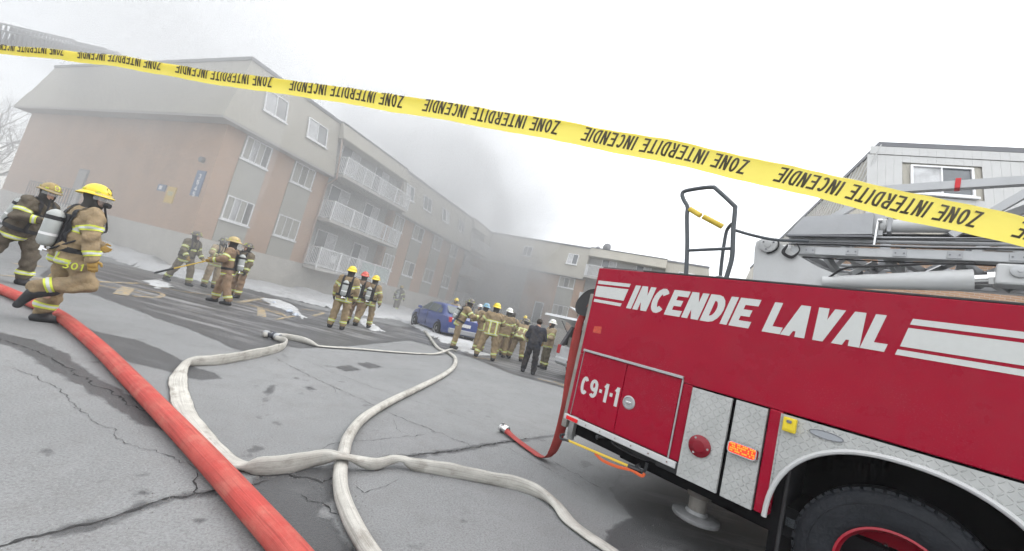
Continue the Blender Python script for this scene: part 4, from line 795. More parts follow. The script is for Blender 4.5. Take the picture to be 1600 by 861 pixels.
# ---- hand rail on the deck
yy = .5
hr = MB(); hr.tube(spline([(-1.767, yy, 2.28), (-1.83, yy, 2.7), (-1.90, yy, 3.05), (-1.915, yy, 3.16), (-1.975, yy, 3.25), (-2.004, yy, 3.32), (-1.97, yy, 3.355), (-1.80, yy, 3.375), (-1.69, yy, 3.375), (-1.645, yy, 3.35), (-1.45, yy, 3.165), (-1.425, yy, 3.12), (-1.405, yy, 2.9), (-1.37, yy, 2.62), (-1.38, yy, 2.45), (-1.40, yy, 2.28)], 5), .022, 10)
ho = hr.build('hand_rail', m_tube, truck, True)
hr = MB(); hr.tube([(-1.815, yy, 2.66), (-1.385, yy, 2.70)], .017, 8); hr.build('cross_bar', m_tube, ho, True)
hr = MB(); hr.tube(spline([(-1.47, .62, 2.28), (-1.50, .62, 2.6), (-1.51, .62, 2.88), (-1.49, .6, 2.95), (-1.44, .52, 2.96)], 4), .018, 8); hr.build('inner_post', m_tube, ho, True)
hr = MB(); hr.tube(spline([(-1.40, .52, 2.9), (-1.25, .55, 2.86), (-1.05, .6, 2.83), (-.8, .65, 2.84)], 4), .015, 8); hr.build('guide_bar', m_tube, ho, True)
for a, b in (((-1.885, yy, 3.135), (-1.755, yy, 3.055)), ((-1.725, yy, 3.045), (-1.535, .56, 2.95))): hr = MB(); hr.tube([a, b], .028, 10); hr.build('padded_grip', m_ylw, ho, True)
hr = MB(); hr.lathe([(.02, -.02), (.06, 0), (.02, .02)], (-1.46, .55, 2.40), 'z', 12); hr.build('rail_foot', m_tube, ho, True)
# ---- aerial ladder on its turntable
q = MB(); q.prism([(-1.45, 2.30), (-1.42, 2.60), (-1.28, 2.72), (-1.02, 2.72), (-.95, 2.66), (-.95, 2.30)], lambda x, z: (x, 1.95, z), lambda x, z: (x, 2.4, z)); q.build('ribbed_locker', mat('locker_grey', (.35, .36, .37), .6, metal=.2, var=.1, vscale=8), truck)
ped = MB(); poly = [(-1.25, 2.78), (-1.245, 2.845), (-1.17, 2.895), (-1.07, 2.86), (-.93, 2.75), (-.72, 2.62), (-.55, 2.55), (-.5, 2.30), (-1.2, 2.30)]
for y in (.72, 1.72): ped.prism(poly, lambda x, z: (x, y, z), lambda x, z: (x, y+.06, z))
ped.box(-1.1, -.5, .785, 1.715, 2.3, 2.5); po = ped.build('turntable_bracket', m_whp, truck)
for y, s_ in ((.72, -1), (1.78, 1)):
    q = MB(); q.lathe([(.075, y+s_*.001), (.075, y+s_*.03), (.065, y+s_*.035), (.03, y+s_*.036), (.028, y+s_*.045), (.0, y+s_*.046)], (-1.128, 0, 2.808), 'y', 24); q.build('pivot_cap', m_whp, po, True)
    for a in (.5, 2.6, 4.5): q = MB(); q.lathe([(.008, y+s_*.034), (.008, y+s_*.042)], (-1.128+.05*math.cos(a), 0, 2.808+.05*math.sin(a)), 'y', 8); q.build('bolt', m_trimd, po)
    if s_ < 0: q = MB(); q.tube([(-1.128+.085*math.cos(a), y-.02, 2.808+.085*math.sin(a)) for a in np.linspace(-1.6, .9, 12)], .007, 6); q.build('hydraulic_line', m_blk, po, True)
LX = 3.4
ldr = link(bpy.data.objects.new('ladder', None)); ldr.parent = truck
for y in (.74, 1.70):
    q = MB(); q.bbox(-1.02, LX, y, y+.09, 2.738, 2.818, .006); q.build('lower_chord', m_alu, ldr)
    q = MB(); q.cyl((-1.06, y+.045, 2.78), (-.95, y+.045, 2.78), .055); q.build('chord_end', m_whp, ldr, True)
    q = MB(); q.tube([(-.98, y+.04, 2.85), (LX, y+.04, 2.85)], .012, 8); q.tube([(-.98, y+.04, 2.885), (LX, y+.04, 2.885)], .016, 8); q.bbox(-.97, LX, y+.02, y+.07, 2.905, 2.93, .004); q.build('side_pipes', m_alp, ldr, True)
    # truss handrail
    pts = [(-.9, 2.93), (-.36, 3.37), (.07, 2.95), (.52, 3.39), (.97, 2.95), (1.42, 3.4), (1.9, 2.95), (2.4, 3.41)]
    for (a, za), (b, zb) in zip(pts[:-1], pts[1:]):
        if a < -.5 or a > .0: q = MB(); q.bar((a, y+.05, za), (b, y+.05, zb), .05, .055); q.build('brace', m_alu, ldr)
    for x, zt in ((-.36, 3.36), (.50, 3.39), (1.42, 3.4), (2.38, 3.41)): q = MB(); q.bar((x, y+.052, 2.94), (x, y+.052, zt), .075, .06, (0, 1, 0)); q.build('upright', m_alu, ldr)
    q = MB(); q.bar((-.5, y+.054, 3.36), (LX, y+.054, 3.44), .055, .065); q.build('top_rail', m_alu, ldr)
q = MB()
for i in range(12):
    x = -.85+i*.33
    q.bar((x, .84, 2.752), (x+.3, 1.69, 2.752), .045, .05); q.bar((x+.3, .84, 2.766), (x, 1.69, 2.766), .045, .05); q.bar((x, .84, 2.79), (x, 1.69, 2.79), .035, .035)
q.build('underside_lattice', m_alp, ldr)
q = MB()
for i in range(8): x = -.7+i*.42; q.bar((x, .84, 2.775), (x+.12, 1.0, 2.60), .04, .05); q.bar((x+.2, .86, 2.61), (x+.34, 1.0, 2.76), .035, .04)
q.build('lower_braces', m_alu, ldr)
q = MB(); q.tube(spline([(-.75, .95, 2.60), (-.4, .95, 2.61), (.0, .95, 2.63), (.5, .95, 2.62)], 5), .03, 8); q.build('hydraulic_pipe', m_whp, ldr, True)
for x in (-.45, -.02): q = MB(); q.bbox(x-.025, x+.025, .9, 1.0, 2.57, 2.66, .01); q.build('pipe_clamp', m_blkp, ldr)
for i in range(9):
    x = -.55+i*.36; q = MB(); q.cyl((x, .83, 2.86), (x, 1.70, 2.86), .019, seg=10); q.build('rung', m_alu, ldr, True)
for i in range(8):
    x = -.8+i*.3; q = MB(); q.bbox(x-.04, x+.04, .733, .741, 2.75, 2.805, .002); g_ = q.build('gusset_plate', m_alp, ldr)
    for dx in (-.025, .025): m = MB(); m.lathe([(.006, .7325), (.006, .729)], (x+dx, 0, 2.778), 'y', 8); m.build('rivet', m_trimd, g_)
for k, (zz, yy_) in enumerate(((2.83, .725), (2.905, .73), (2.72, .79))): q = MB(); q.tube([(-.95+.05*k+.3*j, yy_, zz+.006*math.sin(j*1.7+k)) for j in range(14)], .006, 6); q.build('hydraulic_line', m_blk, ldr, True)
for i in range(5): q = MB(); q.bbox(-.3+i*.55, -.27+i*.55, .74, .86, 2.965, 3.10, .006); q.build('pipe_clamp', m_alp, ldr)
q = MB(); q.tube(spline([(-.62, .68, 2.52), (-.5, .62, 2.60), (-.3, .63, 2.63), (.0, .62, 2.67), (.2, .64, 2.69)], 5), .009, 6); q.build('hydraulic_line', m_blk, truck, True)
tr1 = spline([(-.3, .92, 3.365), (.1, .92, 2.98)], 3)
q = MB(); q.bar((.0, .95, 2.96), (.5, .95, 3.26), .05, .06); q.build('inner_brace', m_alp, ldr)
q = MB(); q.bbox(.6, .66, .9, .95, 2.93, 3.4, .004); q.build('inner_upright', m_alp, ldr)
q = MB(); q.prism([(-1.0, 2.925), (-.885, 3.106), (-.393, 3.130), (-.383, 2.938)], lambda x, z: (x, .725, z), lambda x, z: (x, 1.1, z)); bo = q.build('control_box', m_alp, ldr)
q = MB(); q.bbox(-1.0, -.38, .71, .735, 2.905, 2.924, .003); q.build('box_lip', m_trimd, bo)
q = MB(); q.lathe([(.055, -.35), (.064, -.345), (.064, -.31), (.055, -.305), (.055, 1.6)], (0, .80, 3.035), 'x', 24); q.build('water_pipe', m_whp, ldr, True)
q = MB(); q.tube([(-.36, .725, 3.06), (-.362, .725, 2.84)], .009, 8); q.lathe([(.016, -.36), (.016, -.33)], (0, .725, 3.06), 'x', 10); q.build('lock_rod', m_chr, ldr, True)
q = MB(); q.tube([(-.35, .84, 3.115), (1.6, .84, 3.115)], .01, 6); q.tube([(-.35, .86, 2.968), (1.6, .86, 2.968)], .016, 6); q.build('cable', m_blkp, ldr, True)
q = MB(); r_ = np.random.default_rng(4)
for k in range(3): q.tube(spline([(-.97, .70, 2.80+.01*k), (-.98-.01*k, .68, 2.73), (-.92, .69, 2.70-.01*k), (-.87, .7, 2.76), (-.9, .7, 2.83)], 5), .006, 5)
q.build('wire_loom', m_blk, ldr, True)
q = MB(); q.bbox(.30, .38, .725, .742, 2.822, 2.85, .004); q.build('chord_clamp', m_alp, ldr)
m = MB(); m.bbox(.055, .085, .758, .83, 3.338, 3.420, .002); m.build('red_marker', mat('marker_red', (.6, .02, .03), .5), ldr)
lc = MB(); lc.tube([(-.66, .70, 2.475), (.205, .70, 2.58)], [.05, .082], 24); co = lc.build('lift_cylinder', m_whp, truck, True)
lc = MB(); lc.cyl((.2, .70, 2.585), (.29, .70, 2.60), .036); lc.cyl((.27, .70, 2.597), (.31, .70, 2.603), .05, seg=6); lc.build('cylinder_rod', m_chr, co, True)
lc = MB(); lc.bbox(.30, .56, .63, .77, 2.55, 2.70, .015); ce = lc.build('clevis', m_whp, co)
lc = MB(); lc.lathe([(.045, .628), (.045, .612), (.03, .608), (.012, .607), (.012, .6), (.0, .6)], (.405, 0, 2.645), 'y', 20); lc.build('clevis_pin', m_alu, ce, True)
tp('deck_locker', m_whp, (-.4, .25, .5, .65, 2.3, 2.36), b=.01); tp('tread_step', m_dpl, (.15, 1.2, .3, .6, 2.3, 2.33), b=.004)
tp('far_rail', m_alp, (-.5, FX, 2.0, 2.4, 2.3, 2.5), b=.01)
# ---------------------------------------------------------------- hoses on the pavement
def hose(name, label, pts, m_, group=None, sub=8, seg=14, wob=.0):
    """pts: (x, y, z centre, half width, half height)"""
    Q = spline(np.array(pts, float), sub); C_ = Q[:, :3]; T = np.gradient(C_, axis=0); T /= np.linalg.norm(T, axis=1)[:, None]+1e-9
    V = []; n = len(Q); s_ = np.concatenate([[0], np.cumsum(np.linalg.norm(np.diff(C_, axis=0), axis=1))])
    for i in range(n):
        w = np.cross(T[i], (0, 0, 1)); w /= np.linalg.norm(w)+1e-9; u = np.cross(w, T[i])
        k = 1+wob*math.sin(s_[i]*9)+wob*.7*math.sin(s_[i]*23+1)
        for j in range(seg): a = 2*math.pi*j/seg; V.append(C_[i]+w*Q[i, 3]*math.cos(a)*k+u*Q[i, 4]*math.sin(a)/k)
    m = MB(); m.add(V, [(i*seg+j, i*seg+(j+1) % seg, (i+1)*seg+(j+1) % seg, (i+1)*seg+j) for i in range(n-1) for j in range(seg)]+[tuple(range(seg))[::-1], tuple((n-1)*seg+j for j in range(seg))])
    o = m.build(name, m_, None, 'all'); at_ = o.data.attributes.new('along', 'FLOAT_VECTOR', 'POINT')
    if len(o.data.vertices) == n*seg: at_.data.foreach_set('vector', np.array([(math.cos(2*math.pi*j/seg), math.sin(2*math.pi*j/seg), s_[i]) for i in range(n) for j in range(seg)], np.float32).ravel())
    return tag(o, label, 'hose', group)
def hose_mat(name, col, col2, dirtc, da):
    m = mat(name, col, .85, var=.12, vscale=6, dirt=dirtc, dirt_scale=3.2, dirt_amt=da, bump=0); N, L, B = nodes_of(m); at_ = N.new('ShaderNodeAttribute'); at_.attribute_name = 'along'
    def mp(sc): x = N.new('ShaderNodeVectorMath'); x.operation = 'MULTIPLY'; L.new(at_.outputs['Vector'], x.inputs[0]); x.inputs[1].default_value = sc; return x.outputs[0]
    def nz_(sc, d=4, r=.6): x = N.new('ShaderNodeTexNoise'); x.inputs['Scale'].default_value = 1; x.inputs['Detail'].default_value = d; x.inputs['Roughness'].default_value = r; L.new(mp(sc), x.inputs['Vector']); return x.outputs['Fac']
    def mr_(v, a, b, c, d): x = N.new('ShaderNodeMapRange'); [x.inputs[k].__setattr__('default_value', q) for k, q in (('From Min', a), ('From Max', b), ('To Min', c), ('To Max', d))]; L.new(v, x.inputs['Value']); return x.outputs[0]
    def mx_(a, b, f): x = N.new('ShaderNodeMix'); x.data_type = 'RGBA'; L.new(f, x.inputs[0]); L.new(a, x.inputs[6]); x.inputs[7].default_value = b; return x.outputs[2]
    old = [l.from_socket for l in L if l.to_socket == B.inputs['Base Color']][0]
    c = mx_(old, (*[q*.55 for q in col], 1), mr_(nz_((5, 5, 1.6)), .5, .7, 0, .75)); c = mx_(c, (*dirtc, 1), mr_(nz_((.6, .6, 5)), .52, .68, 0, da)); c = mx_(c, (*[min(1, q*1.5+.03) for q in col], 1), mr_(nz_((11, 11, .7)), .56, .7, 0, .5)); L.new(c, B.inputs['Base Color'])
    bp = N.new('ShaderNodeBump'); bp.inputs['Strength'].default_value = .6; bp.inputs['Distance'].default_value = .004; L.new(nz_((12, 12, 28), 3, .7), bp.inputs['Height']); L.new(bp.outputs['Normal'], B.inputs['Normal']); return m
m_rh = hose_mat('hose_red', (.38, .05, .04), None, (.42, .16, .12), .5); m_wh = hose_mat('hose_white', (.45, .44, .405), None, (.20, .185, .16), .7)
m_rh2 = hose_mat('hose_red_flat', (.30, .04, .035), None, (.16, .03, .03), .5)
R_ = .07
hose('fire_hose', 'thick charged red hose running from the left firefighters to the bottom edge', [(*G(x,y,.06), .07, .074, .068) for x, y in ()] + [(*p, .068, .075, .068) for p in
   ((-9.47, 6.62), (-8.36, 6.37), (-7.48, 6.10), (-6.76, 5.84), (-5.76, 5.43), (-4.40, 4.62), (-3.36, 3.94), (-2.37, 3.28), (-1.66, 2.80), (-1.13, 2.43), (-0.76, 2.17), (-0.43, 1.92))], m_rh, 'fire hoses', 8, 18, .006)
hose('fire_hose', 'charged white hose winding from the blue car to the bottom edge', [(*p, .045, .052, .045) for p in
   ((-3.99, 20.18), (-2.76, 16.10), (-1.72, 12.47), (-1.33, 11.96), (-0.99, 11.11), (-0.83, 9.60), (-0.87, 8.11), (-1.03, 6.55), (-1.17, 5.31), (-1.21, 4.49), (-1.14, 3.90), (-1.03, 3.51), (-0.92, 3.18), (-0.79, 2.89), (-0.63, 2.64), (-0.44, 2.40), (-0.23, 2.18))], m_wh, 'fire hoses', 8, 14, .02)
hose('fire_hose', 'limp white hose crossing the red hose and creased over the pavement joint', [
   (*(-4.06, 7.62), .06, .05, .05), (*(-3.83, 7.53), .06, .03, .06), (*(-3.57, 6.98), .07, .02, .075), (*(-3.47, 6.41), .07, .018, .078), (*(-3.42, 5.73), .07, .018, .075), (*(-3.43, 5.24), .065, .02, .07), (*(-3.52, 4.92), .06, .03, .06), (*(-3.47, 4.75), .04, .05, .03), (*(-3.20, 4.36), .02, .075, .014), (*(-2.92, 4.04), .018, .078, .012), (*(-2.53, 3.64), .018, .078, .012), (*(-2.16, 3.33), .02, .075, .014), (*(-1.84, 3.10), .018, .075, .012), (*(-1.65, 2.99), .016, .07, .012),
   (*(-1.51, 2.95), .03, .05, .028), (*(-1.40, 2.93), .062, .02, .066), (*(-1.26, 3.04), .068, .018, .07), (*(-1.14, 3.22), .075, .02, .068), (*(-1.05, 3.26), .10, .03, .05), (*(-0.95, 3.26), .125, .05, .02), (*(-0.87, 3.33), .09, .045, .03), (*(-0.73, 3.42), .052, .03, .05), (*(-0.62, 3.55), .068, .03, .04), (*(-0.54, 3.60), .075, .045, .025), (*(-0.43, 3.60), .055, .025, .055), (*(-0.14, 3.66), .055, .02, .06), (*(0.22, 3.70), .055, .018, .06), (*(0.52, 3.73), .055, .02, .06), (*(0.72, 3.67), .05, .03, .05), (*(0.85, 3.55), .035, .05, .03), (*(0.93, 3.35), .022, .065, .018), (*(1.04, 3.20), .022, .06, .018), (*(1.21, 3.03), .022, .06, .018), (*(1.44, 2.74), .022, .06, .018)], m_wh, 'fire hoses', 7, 14, .05)
hose('fire_hose', 'flat white hose end lying wide then narrow towards the charged white hose', [
   (*(-4.35, 7.68), .05, .06, .05), (*(-4.14, 7.94), .06, .03, .06), (*(-3.84, 8.10), .06, .03, .06), (*(-3.63, 8.06), .055, .04, .055), (*(-3.47, 8.02), .04, .05, .02), (*(-3.37, 8.12), .03, .06, .012), (*(-2.91, 8.84), .03, .05, .014), (*(-2.27, 9.72), .03, .05, .014), (*(-1.67, 10.74), .03, .05, .014), (*(-1.47, 11.22), .06, .05, .02), (*(-1.34, 11.81), .115, .04, .022), (*(-1.27, 12.45), .11, .035, .02), (*(-1.16, 12.72), .05, .03, .02)], m_wh, 'fire hoses', 7, 12, .04)
cp_ = thing('hose_coupling', 'grey metal coupling joining two white hose ends', 'coupling', (*(-4.23, 7.75), 0), math.radians(-8))
for nm, x0, x1, r in (('collar', -.17, -.06, .062), ('swivel', -.055, .06, .07), ('collar', .065, .17, .062)):
    m = MB(); m.lathe([(r*.9, x0), (r, x0+.01), (r, x1-.01), (r*.9, x1)], (0, 0, .07), 'x', 18); m.build(nm, m_alp if nm == 'collar' else mat('dark_metal', (.08, .085, .1), .4, metal=.6), cp_, True)
for a in (.6, 2.4, 4.2): m = MB(); m.obox((0, .072*math.cos(a), .07+.072*math.sin(a)), (.03, 0, 0), (0, .012, 0), (0, 0, .012)); m.build('lug', m_alp, cp_)
TR_ = lambda x, y, z: (2.643+.6788*x+.7343*y, 2.444-.7343*x+.6788*y, z)
def rib(q): return [(*TR_(x, y, z), a, b) for x, y, z, a, b in q]
# limp red hose hanging from the truck tail
hp = spline(np.array([(-2.53, .12, 2.03, .03), (-2.62, .11, 1.84, .032), (-2.70, .11, 1.66, .04), (-2.71, .12, 1.36, .05), (-2.70, .14, 1.07, .054), (-2.68, .17, .72, .056), (-2.70, .2, .42, .058), (-2.74, .22, .2, .06), (-2.80, .22, .07, .06), (-2.90, .21, .03, .062), (-3.05, .23, .028, .058), (-3.30, .27, .03, .055), (-3.50, .30, .04, .05), (-3.60, .315, .05, .045)]), 8)
V = []; T = np.gradient(hp[:, :3], axis=0); T /= np.linalg.norm(T, axis=1)[:, None]; sg = 12
for i in range(len(hp)):
    wv = np.array((.25, 1., .0)); tw = .55*math.sin(i*.06); wv = np.array((math.sin(tw+.5), math.cos(tw+.5), 0)) if hp[i, 2] > .12 else np.array((.1, 1., 0)); wv -= T[i]*(wv@T[i]); wv /= np.linalg.norm(wv); uv = np.cross(wv, T[i])
    th = .008+.006*(hp[i, 3] < .045)+(.03*max(0, (i-len(hp)+14)/14)); 
    for j in range(sg): a = 2*math.pi*j/sg; V.append(TR_(*(hp[i, :3]+wv*hp[i, 3]*math.cos(a)+uv*th*math.sin(a))))
m = MB(); m.add(V, [(i*sg+j, i*sg+(j+1) % sg, (i+1)*sg+(j+1) % sg, (i+1)*sg+j) for i in range(len(hp)-1) for j in range(sg)]); tag(m.build('fire_hose', m_rh2, None, 'all'), 'limp flat red hose hanging from the truck tail onto the pavement', 'hose', 'fire hoses')
cpl = thing('hose_coupling', 'shiny coupling on the end of the limp red hose', 'coupling', TR_(-3.66, .322, .062), math.radians(-47.25))
m = MB(); m.lathe([(.048, -.06), (.058, -.055), (.058, -.03), (.05, -.025), (.05, .05), (.045, .06)], (0, 0, 0), 'x', 22, cap=False); m.lathe([(.042, -.058), (.04, .05), (.0, .05)], (0, 0, 0), 'x', 22, cap=False); m.build('collar', m_chr, cpl, True)
for a in (.3, 1.9, 3.4, 5.0): m = MB(); m.obox((-.04, .06*math.cos(a), .06*math.sin(a)), (.018, 0, 0), (0, .012*abs(math.sin(a))+.006, 0), (0, 0, .012*abs(math.cos(a))+.006)); m.build('lug', m_chr, cpl)
# ---------------------------------------------------------------- barrier tape
TAPE = [(-4.1955, 2.1032, 2.0765, -0.1379, -0.1042, 0.9850, 9.8817, 0.6002),
 (-3.2029, 1.8823, 2.0970, -0.1314, -0.1043, 0.9858, 8.0163, 0.5391),
 (-2.5156, 1.7304, 2.1050, -0.1316, -0.1043, 0.9858, 6.7274, 0.6120),
 (-2.1151, 1.6410, 2.1150, -0.1286, -0.1043, 0.9862, 5.9739, 0.5272),
 (-1.7503, 1.5608, 2.1165, -0.0847, -0.1048, 0.9909, 5.2911, 0.5510),
 (-1.4145, 1.4893, 2.1031, -0.0702, -0.1050, 0.9920, 4.6695, 0.6891),
 (-1.1093, 1.4232, 2.0979, -0.1009, -0.1047, 0.9894, 4.1013, 0.7260),
 (-0.9677, 1.3916, 2.1012, -0.0944, -0.1048, 0.9900, 3.8351, 0.6792),
 (-0.5723, 1.3063, 2.0930, -0.0782, -0.1049, 0.9914, 3.0995, 0.8400),
 (-0.2206, 1.2306, 2.0838, -0.0653, -0.1050, 0.9923, 2.4463, 0.9413),
 (0.0953, 1.1637, 2.0697, -0.0486, -0.1051, 0.9933, 1.8623, 0.9273),
 (0.3804, 1.1038, 2.0530, -0.0301, -0.1052, 0.9940, 1.3370, 0.8797),
 (0.6397, 1.0504, 2.0317, -0.0071, -0.1052, 0.9944, 0.8621, 0.9693),
 (0.9509, 0.9874, 1.9993, -0.0103, -0.1052, 0.9944, 0.2954, 1.0000),
 (1.2249, 0.9307, 1.9782, -0.0116, -0.1052, 0.9944, -0.2071, 0.9833),
 (1.4242, 0.8904, 1.9571, 0.0082, -0.1052, 0.9944, -0.5699, 0.9751),
 (1.6404, 0.8472, 1.9308, 0.0138, -0.1052, 0.9944, -0.9618, 0.9631)]

TP = np.array(TAPE); o_ = np.argsort(TP[:, 6]); TPn = TP[o_, 6]; TW = .076; TPER = .56
def tape_pt(n, v, lift=0.):
    """n periods along, v across from the lower edge (0..1), folded back above the fold line"""
    p = np.array([np.interp(n, TPn, TP[o_, k]) for k in range(3)]); u = np.array([np.interp(n, TPn, TP[o_, k]) for k in range(3, 6)]); u /= np.linalg.norm(u)
    t = p_tan; nrm = np.cross(t, u); nrm /= np.linalg.norm(nrm)                    # towards the camera side
    if nrm[1] > 0: nrm = -nrm
    fold = min(1.0, max(.5, 1.0-.072*(n-.2)))+.012*math.sin(n*5)
    ph = .25*math.sin(n*2.1+.4)
    a = min(v, fold); q = p+u*TW*a*(1)+nrm*TW*.05*math.sin(math.pi*a)*(1+ph)
    q = q-nrm*TW*.25*max(0, a-fold+.12)**2*8+nrm*.0022*(math.sin(n*17+v*4)*math.sin(n*5.3+1)+.6*math.sin(n*41-v*6))*(.3+abs(v-.45)*1.6)+u*.0016*math.sin(n*9.1+2)
    e = -u*.12+nrm*.99 ; nn_ = nrm-(.5*u if a > fold-.2 else 0*u); nn_ = nn_/np.linalg.norm(nn_)
    if v > fold: q = q+(-nrm*.93-u*.35)*TW*(v-fold); nn_ = u*.95-nrm*.3
    return q+nn_*lift
p_tan = np.array(TP[0, :3]-TP[-1, :3]); p_tan /= np.linalg.norm(p_tan)
m_tape = mat('barrier_tape_yellow', (.86, .74, .07), .32, coat=.1, var=.05, vscale=3); N, L, B = nodes_of(m_tape); B.inputs['Subsurface Weight'].default_value = 0
tl = N.new('ShaderNodeBsdfTranslucent'); tl.inputs['Color'].default_value = (.97, .87, .24, 1); mxs = N.new('ShaderNodeMixShader'); mxs.inputs[0].default_value = .55
out_ = [n for n in N if n.type == 'OUTPUT_MATERIAL'][0]; L.new(B.outputs[0], mxs.inputs[1]); L.new(tl.outputs[0], mxs.inputs[2]); L.new(mxs.outputs[0], out_.inputs['Surface'])
m_ink = mat('tape_ink', (.045, .035, .01), .55)
ns = np.linspace(TPn[0]+.02, TPn[-1]-.02, 260); vs_ = np.linspace(0, 1, 15); mb = MB()
mb.add([tape_pt(n, v) for n in ns for v in vs_], [(i*15+j, i*15+j+1, (i+1)*15+j+1, (i+1)*15+j) for i in range(len(ns)-1) for j in range(14)])
tp_ = tag(mb.build('barrier_tape', m_tape, None, 'all', fix=False), 'yellow barrier tape printed ZONE INTERDITE INCENDIE stretched across the view', 'tape')
SUBLEN[0] = .006
for k in range(-1, 9):
    mb = MB(); text_mesh(mb, 'ZONE INTERDITE INCENDIE', .0192, .0445, .0060, .0050, lambda x, y, l: tape_pt(k-.03+x/TPER, .80-y/TW, l), slant={-1: .4, 0: .36, 1: .27, 2: .16, 3: .06}.get(k, 0), z=.0016, narrow={'I': .3, ' ': .45})
    mb.build('lettering', m_ink, tp_, fix=False)
SUBLEN[0] = 0
# ---------------------------------------------------------------- people: garments grown as smooth surfaces round a posed skeleton
def seg_d(P, a, b, r0, r1):
    a = np.asarray(a, float); b = np.asarray(b, float); ab = b-a; t = np.clip(((P-a)@ab)/(ab@ab+1e-12), 0, 1)
    return np.sqrt((((P-a)-t[..., None]*ab)**2).sum(-1))-(r0+(r1-r0)*t)
def smin(a, b, k): h = np.clip(.5+.5*(b-a)/k, 0, 1); return b+(a-b)*h-k*h*(1-h)
def blend(P, prims, k):
    d = None
    for p in prims: e = seg_d(P, *p); d = e if d is None else smin(d, e, k)
    return d
def surf(field, lo, hi, res):
    """naive surface nets; returns verts, quads"""
    lo = np.asarray(lo, float); n = np.ceil((np.asarray(hi)-lo)/res).astype(int)+1
    ax = [lo[i]+res*np.arange(n[i]) for i in range(3)]; Pg = np.stack(np.meshgrid(*ax, indexing='ij'), -1); Fv = field(Pg.reshape(-1, 3)).reshape(n)
    s = Fv < 0; cs = [slice(None, -1), slice(1, None)]
    cnt = sum(s[cs[i], cs[j], cs[k]].astype(int) for i in (0, 1) for j in (0, 1) for k in (0, 1)); act = (cnt > 0) & (cnt < 8)
    idx = -np.ones(act.shape, int); idx[act] = np.arange(act.sum()); base = np.argwhere(act)
    acc = np.zeros((len(base), 3)); num = np.zeros(len(base)); off = [(i, j, k) for i in (0, 1) for j in (0, 1) for k in (0, 1)]
    val = {o: Fv[base[:, 0]+o[0], base[:, 1]+o[1], base[:, 2]+o[2]] for o in off}
    for o in off:
        for d in range(3):
            if o[d] == 0:
                q = list(o); q[d] = 1; q = tuple(q); a, b = val[o], val[q]; x = (a < 0) != (b < 0); t = np.where(x, a/(a-b+1e-12), 0)
                pt = np.tile(np.array(o, float), (len(base), 1)); pt[:, d] = t; acc += pt*x[:, None]; num += x
    V = lo+res*(base+acc/np.maximum(num, 1)[:, None]); Q = []
    for d in range(3):
        e1, e2 = (d+1) % 3, (d+2) % 3; sl0 = [slice(None)]*3; sl1 = [slice(None)]*3; sl0[d] = slice(None, -1); sl1[d] = slice(1, None)
        A, B_ = s[tuple(sl0)], s[tuple(sl1)]; ch = np.argwhere(A != B_); ok = (ch[:, e1] > 0) & (ch[:, e2] > 0) & (ch[:, e1] < n[e1]-1) & (ch[:, e2] < n[e2]-1); ch = ch[ok]
        def ci(du, dv): c = ch.copy(); c[:, e1] += du; c[:, e2] += dv; return idx[c[:, 0], c[:, 1], c[:, 2]]
        q = np.stack([ci(-1, -1), ci(0, -1), ci(0, 0), ci(-1, 0)], 1); fl = A[ch[:, 0], ch[:, 1], ch[:, 2]]; q[~fl] = q[~fl][:, ::-1]; Q.append(q)
    return V, np.concatenate(Q)
def vnormals(V, Q):
    n = np.zeros_like(V); fn = np.cross(V[Q[:, 2]]-V[Q[:, 0]], V[Q[:, 3]]-V[Q[:, 1]])
    for k in range(4): np.add.at(n, Q[:, k], fn)
    return n/(np.linalg.norm(n, axis=1)[:, None]+1e-12)
def clip_mesh(V, Q, f):
    """keep the part of a quad mesh where the scalar f > 0"""
    T = np.concatenate([Q[:, [0, 1, 2]], Q[:, [0, 2, 3]]]); m = f[T].max(1) > 0; T = T[m]; out = MB()
    for t in T:
        fs = f[t]; P = V[t]
        if (fs > 0).all(): out.add(P, [(0, 1, 2)]); continue
        poly = []
        for i in range(3):
            j = (i+1) % 3
            if fs[i] > 0: poly.append(P[i])
            if (fs[i] > 0) != (fs[j] > 0): poly.append(P[i]+(P[j]-P[i])*fs[i]/(fs[i]-fs[j]))
        if len(poly) >= 3: out.add(poly, [tuple(range(len(poly)))])
    return out
def qmesh(name, V, Q, m_, par):
    me = bpy.data.meshes.new(name); me.from_pydata(V.tolist(), [], Q.tolist()); me.polygons.foreach_set('use_smooth', [True]*len(Q)); return obj(name, me, m_, par)
def un(v): v = np.asarray(v, float); return v/np.linalg.norm(v)
def cloth(name, col, dirtc=(.12, .10, .08), amt=.4): return mat(name, col, .9, var=.14, vscale=7, dirt=dirtc, dirt_scale=4.5, dirt_amt=amt*1.5, bump=.6, bscale=28)
m_skin = mat('skin', (.50, .30, .22), .55); m_lime = mat('lime_trim', (.55, .62, .06), .6); m_silv = mat('silver_trim', (.50, .52, .50), .45); m_tank = mat('cylinder_grey', (.36, .38, .37), .4, var=.08, vscale=8); m_harn = mat('harness_black', (.02, .02, .023), .75)
m_glove = mat('glove_tan', (.36, .23, .06), .85, var=.2, vscale=20); m_gloved = mat('glove_dark', (.05, .05, .05), .85); m_boot = mat('boot_black', (.02, .021, .024), .6, var=.3, vscale=12); m_hood = mat('hood_dark', (.04, .038, .036), .9); m_hair = mat('hair_dark', (.03, .022, .017), .8); m_eye = mat('eye_dark', (.02, .015, .01), .3)
m_visor = mat('visor_clear', (.35, .36, .36), .15, alpha=.45)
TAN = ('gear_tan', (.275, .205, .118)); BRN = ('gear_brown', (.23, .155, .10)); OLV = ('gear_olive', (.115, .10, .065)); LGT = ('gear_light', (.36, .28, .18)); NAVY = ('uniform_navy', (.022, .026, .038)); NAVP = ('uniform_trousers', (.016, .017, .022))
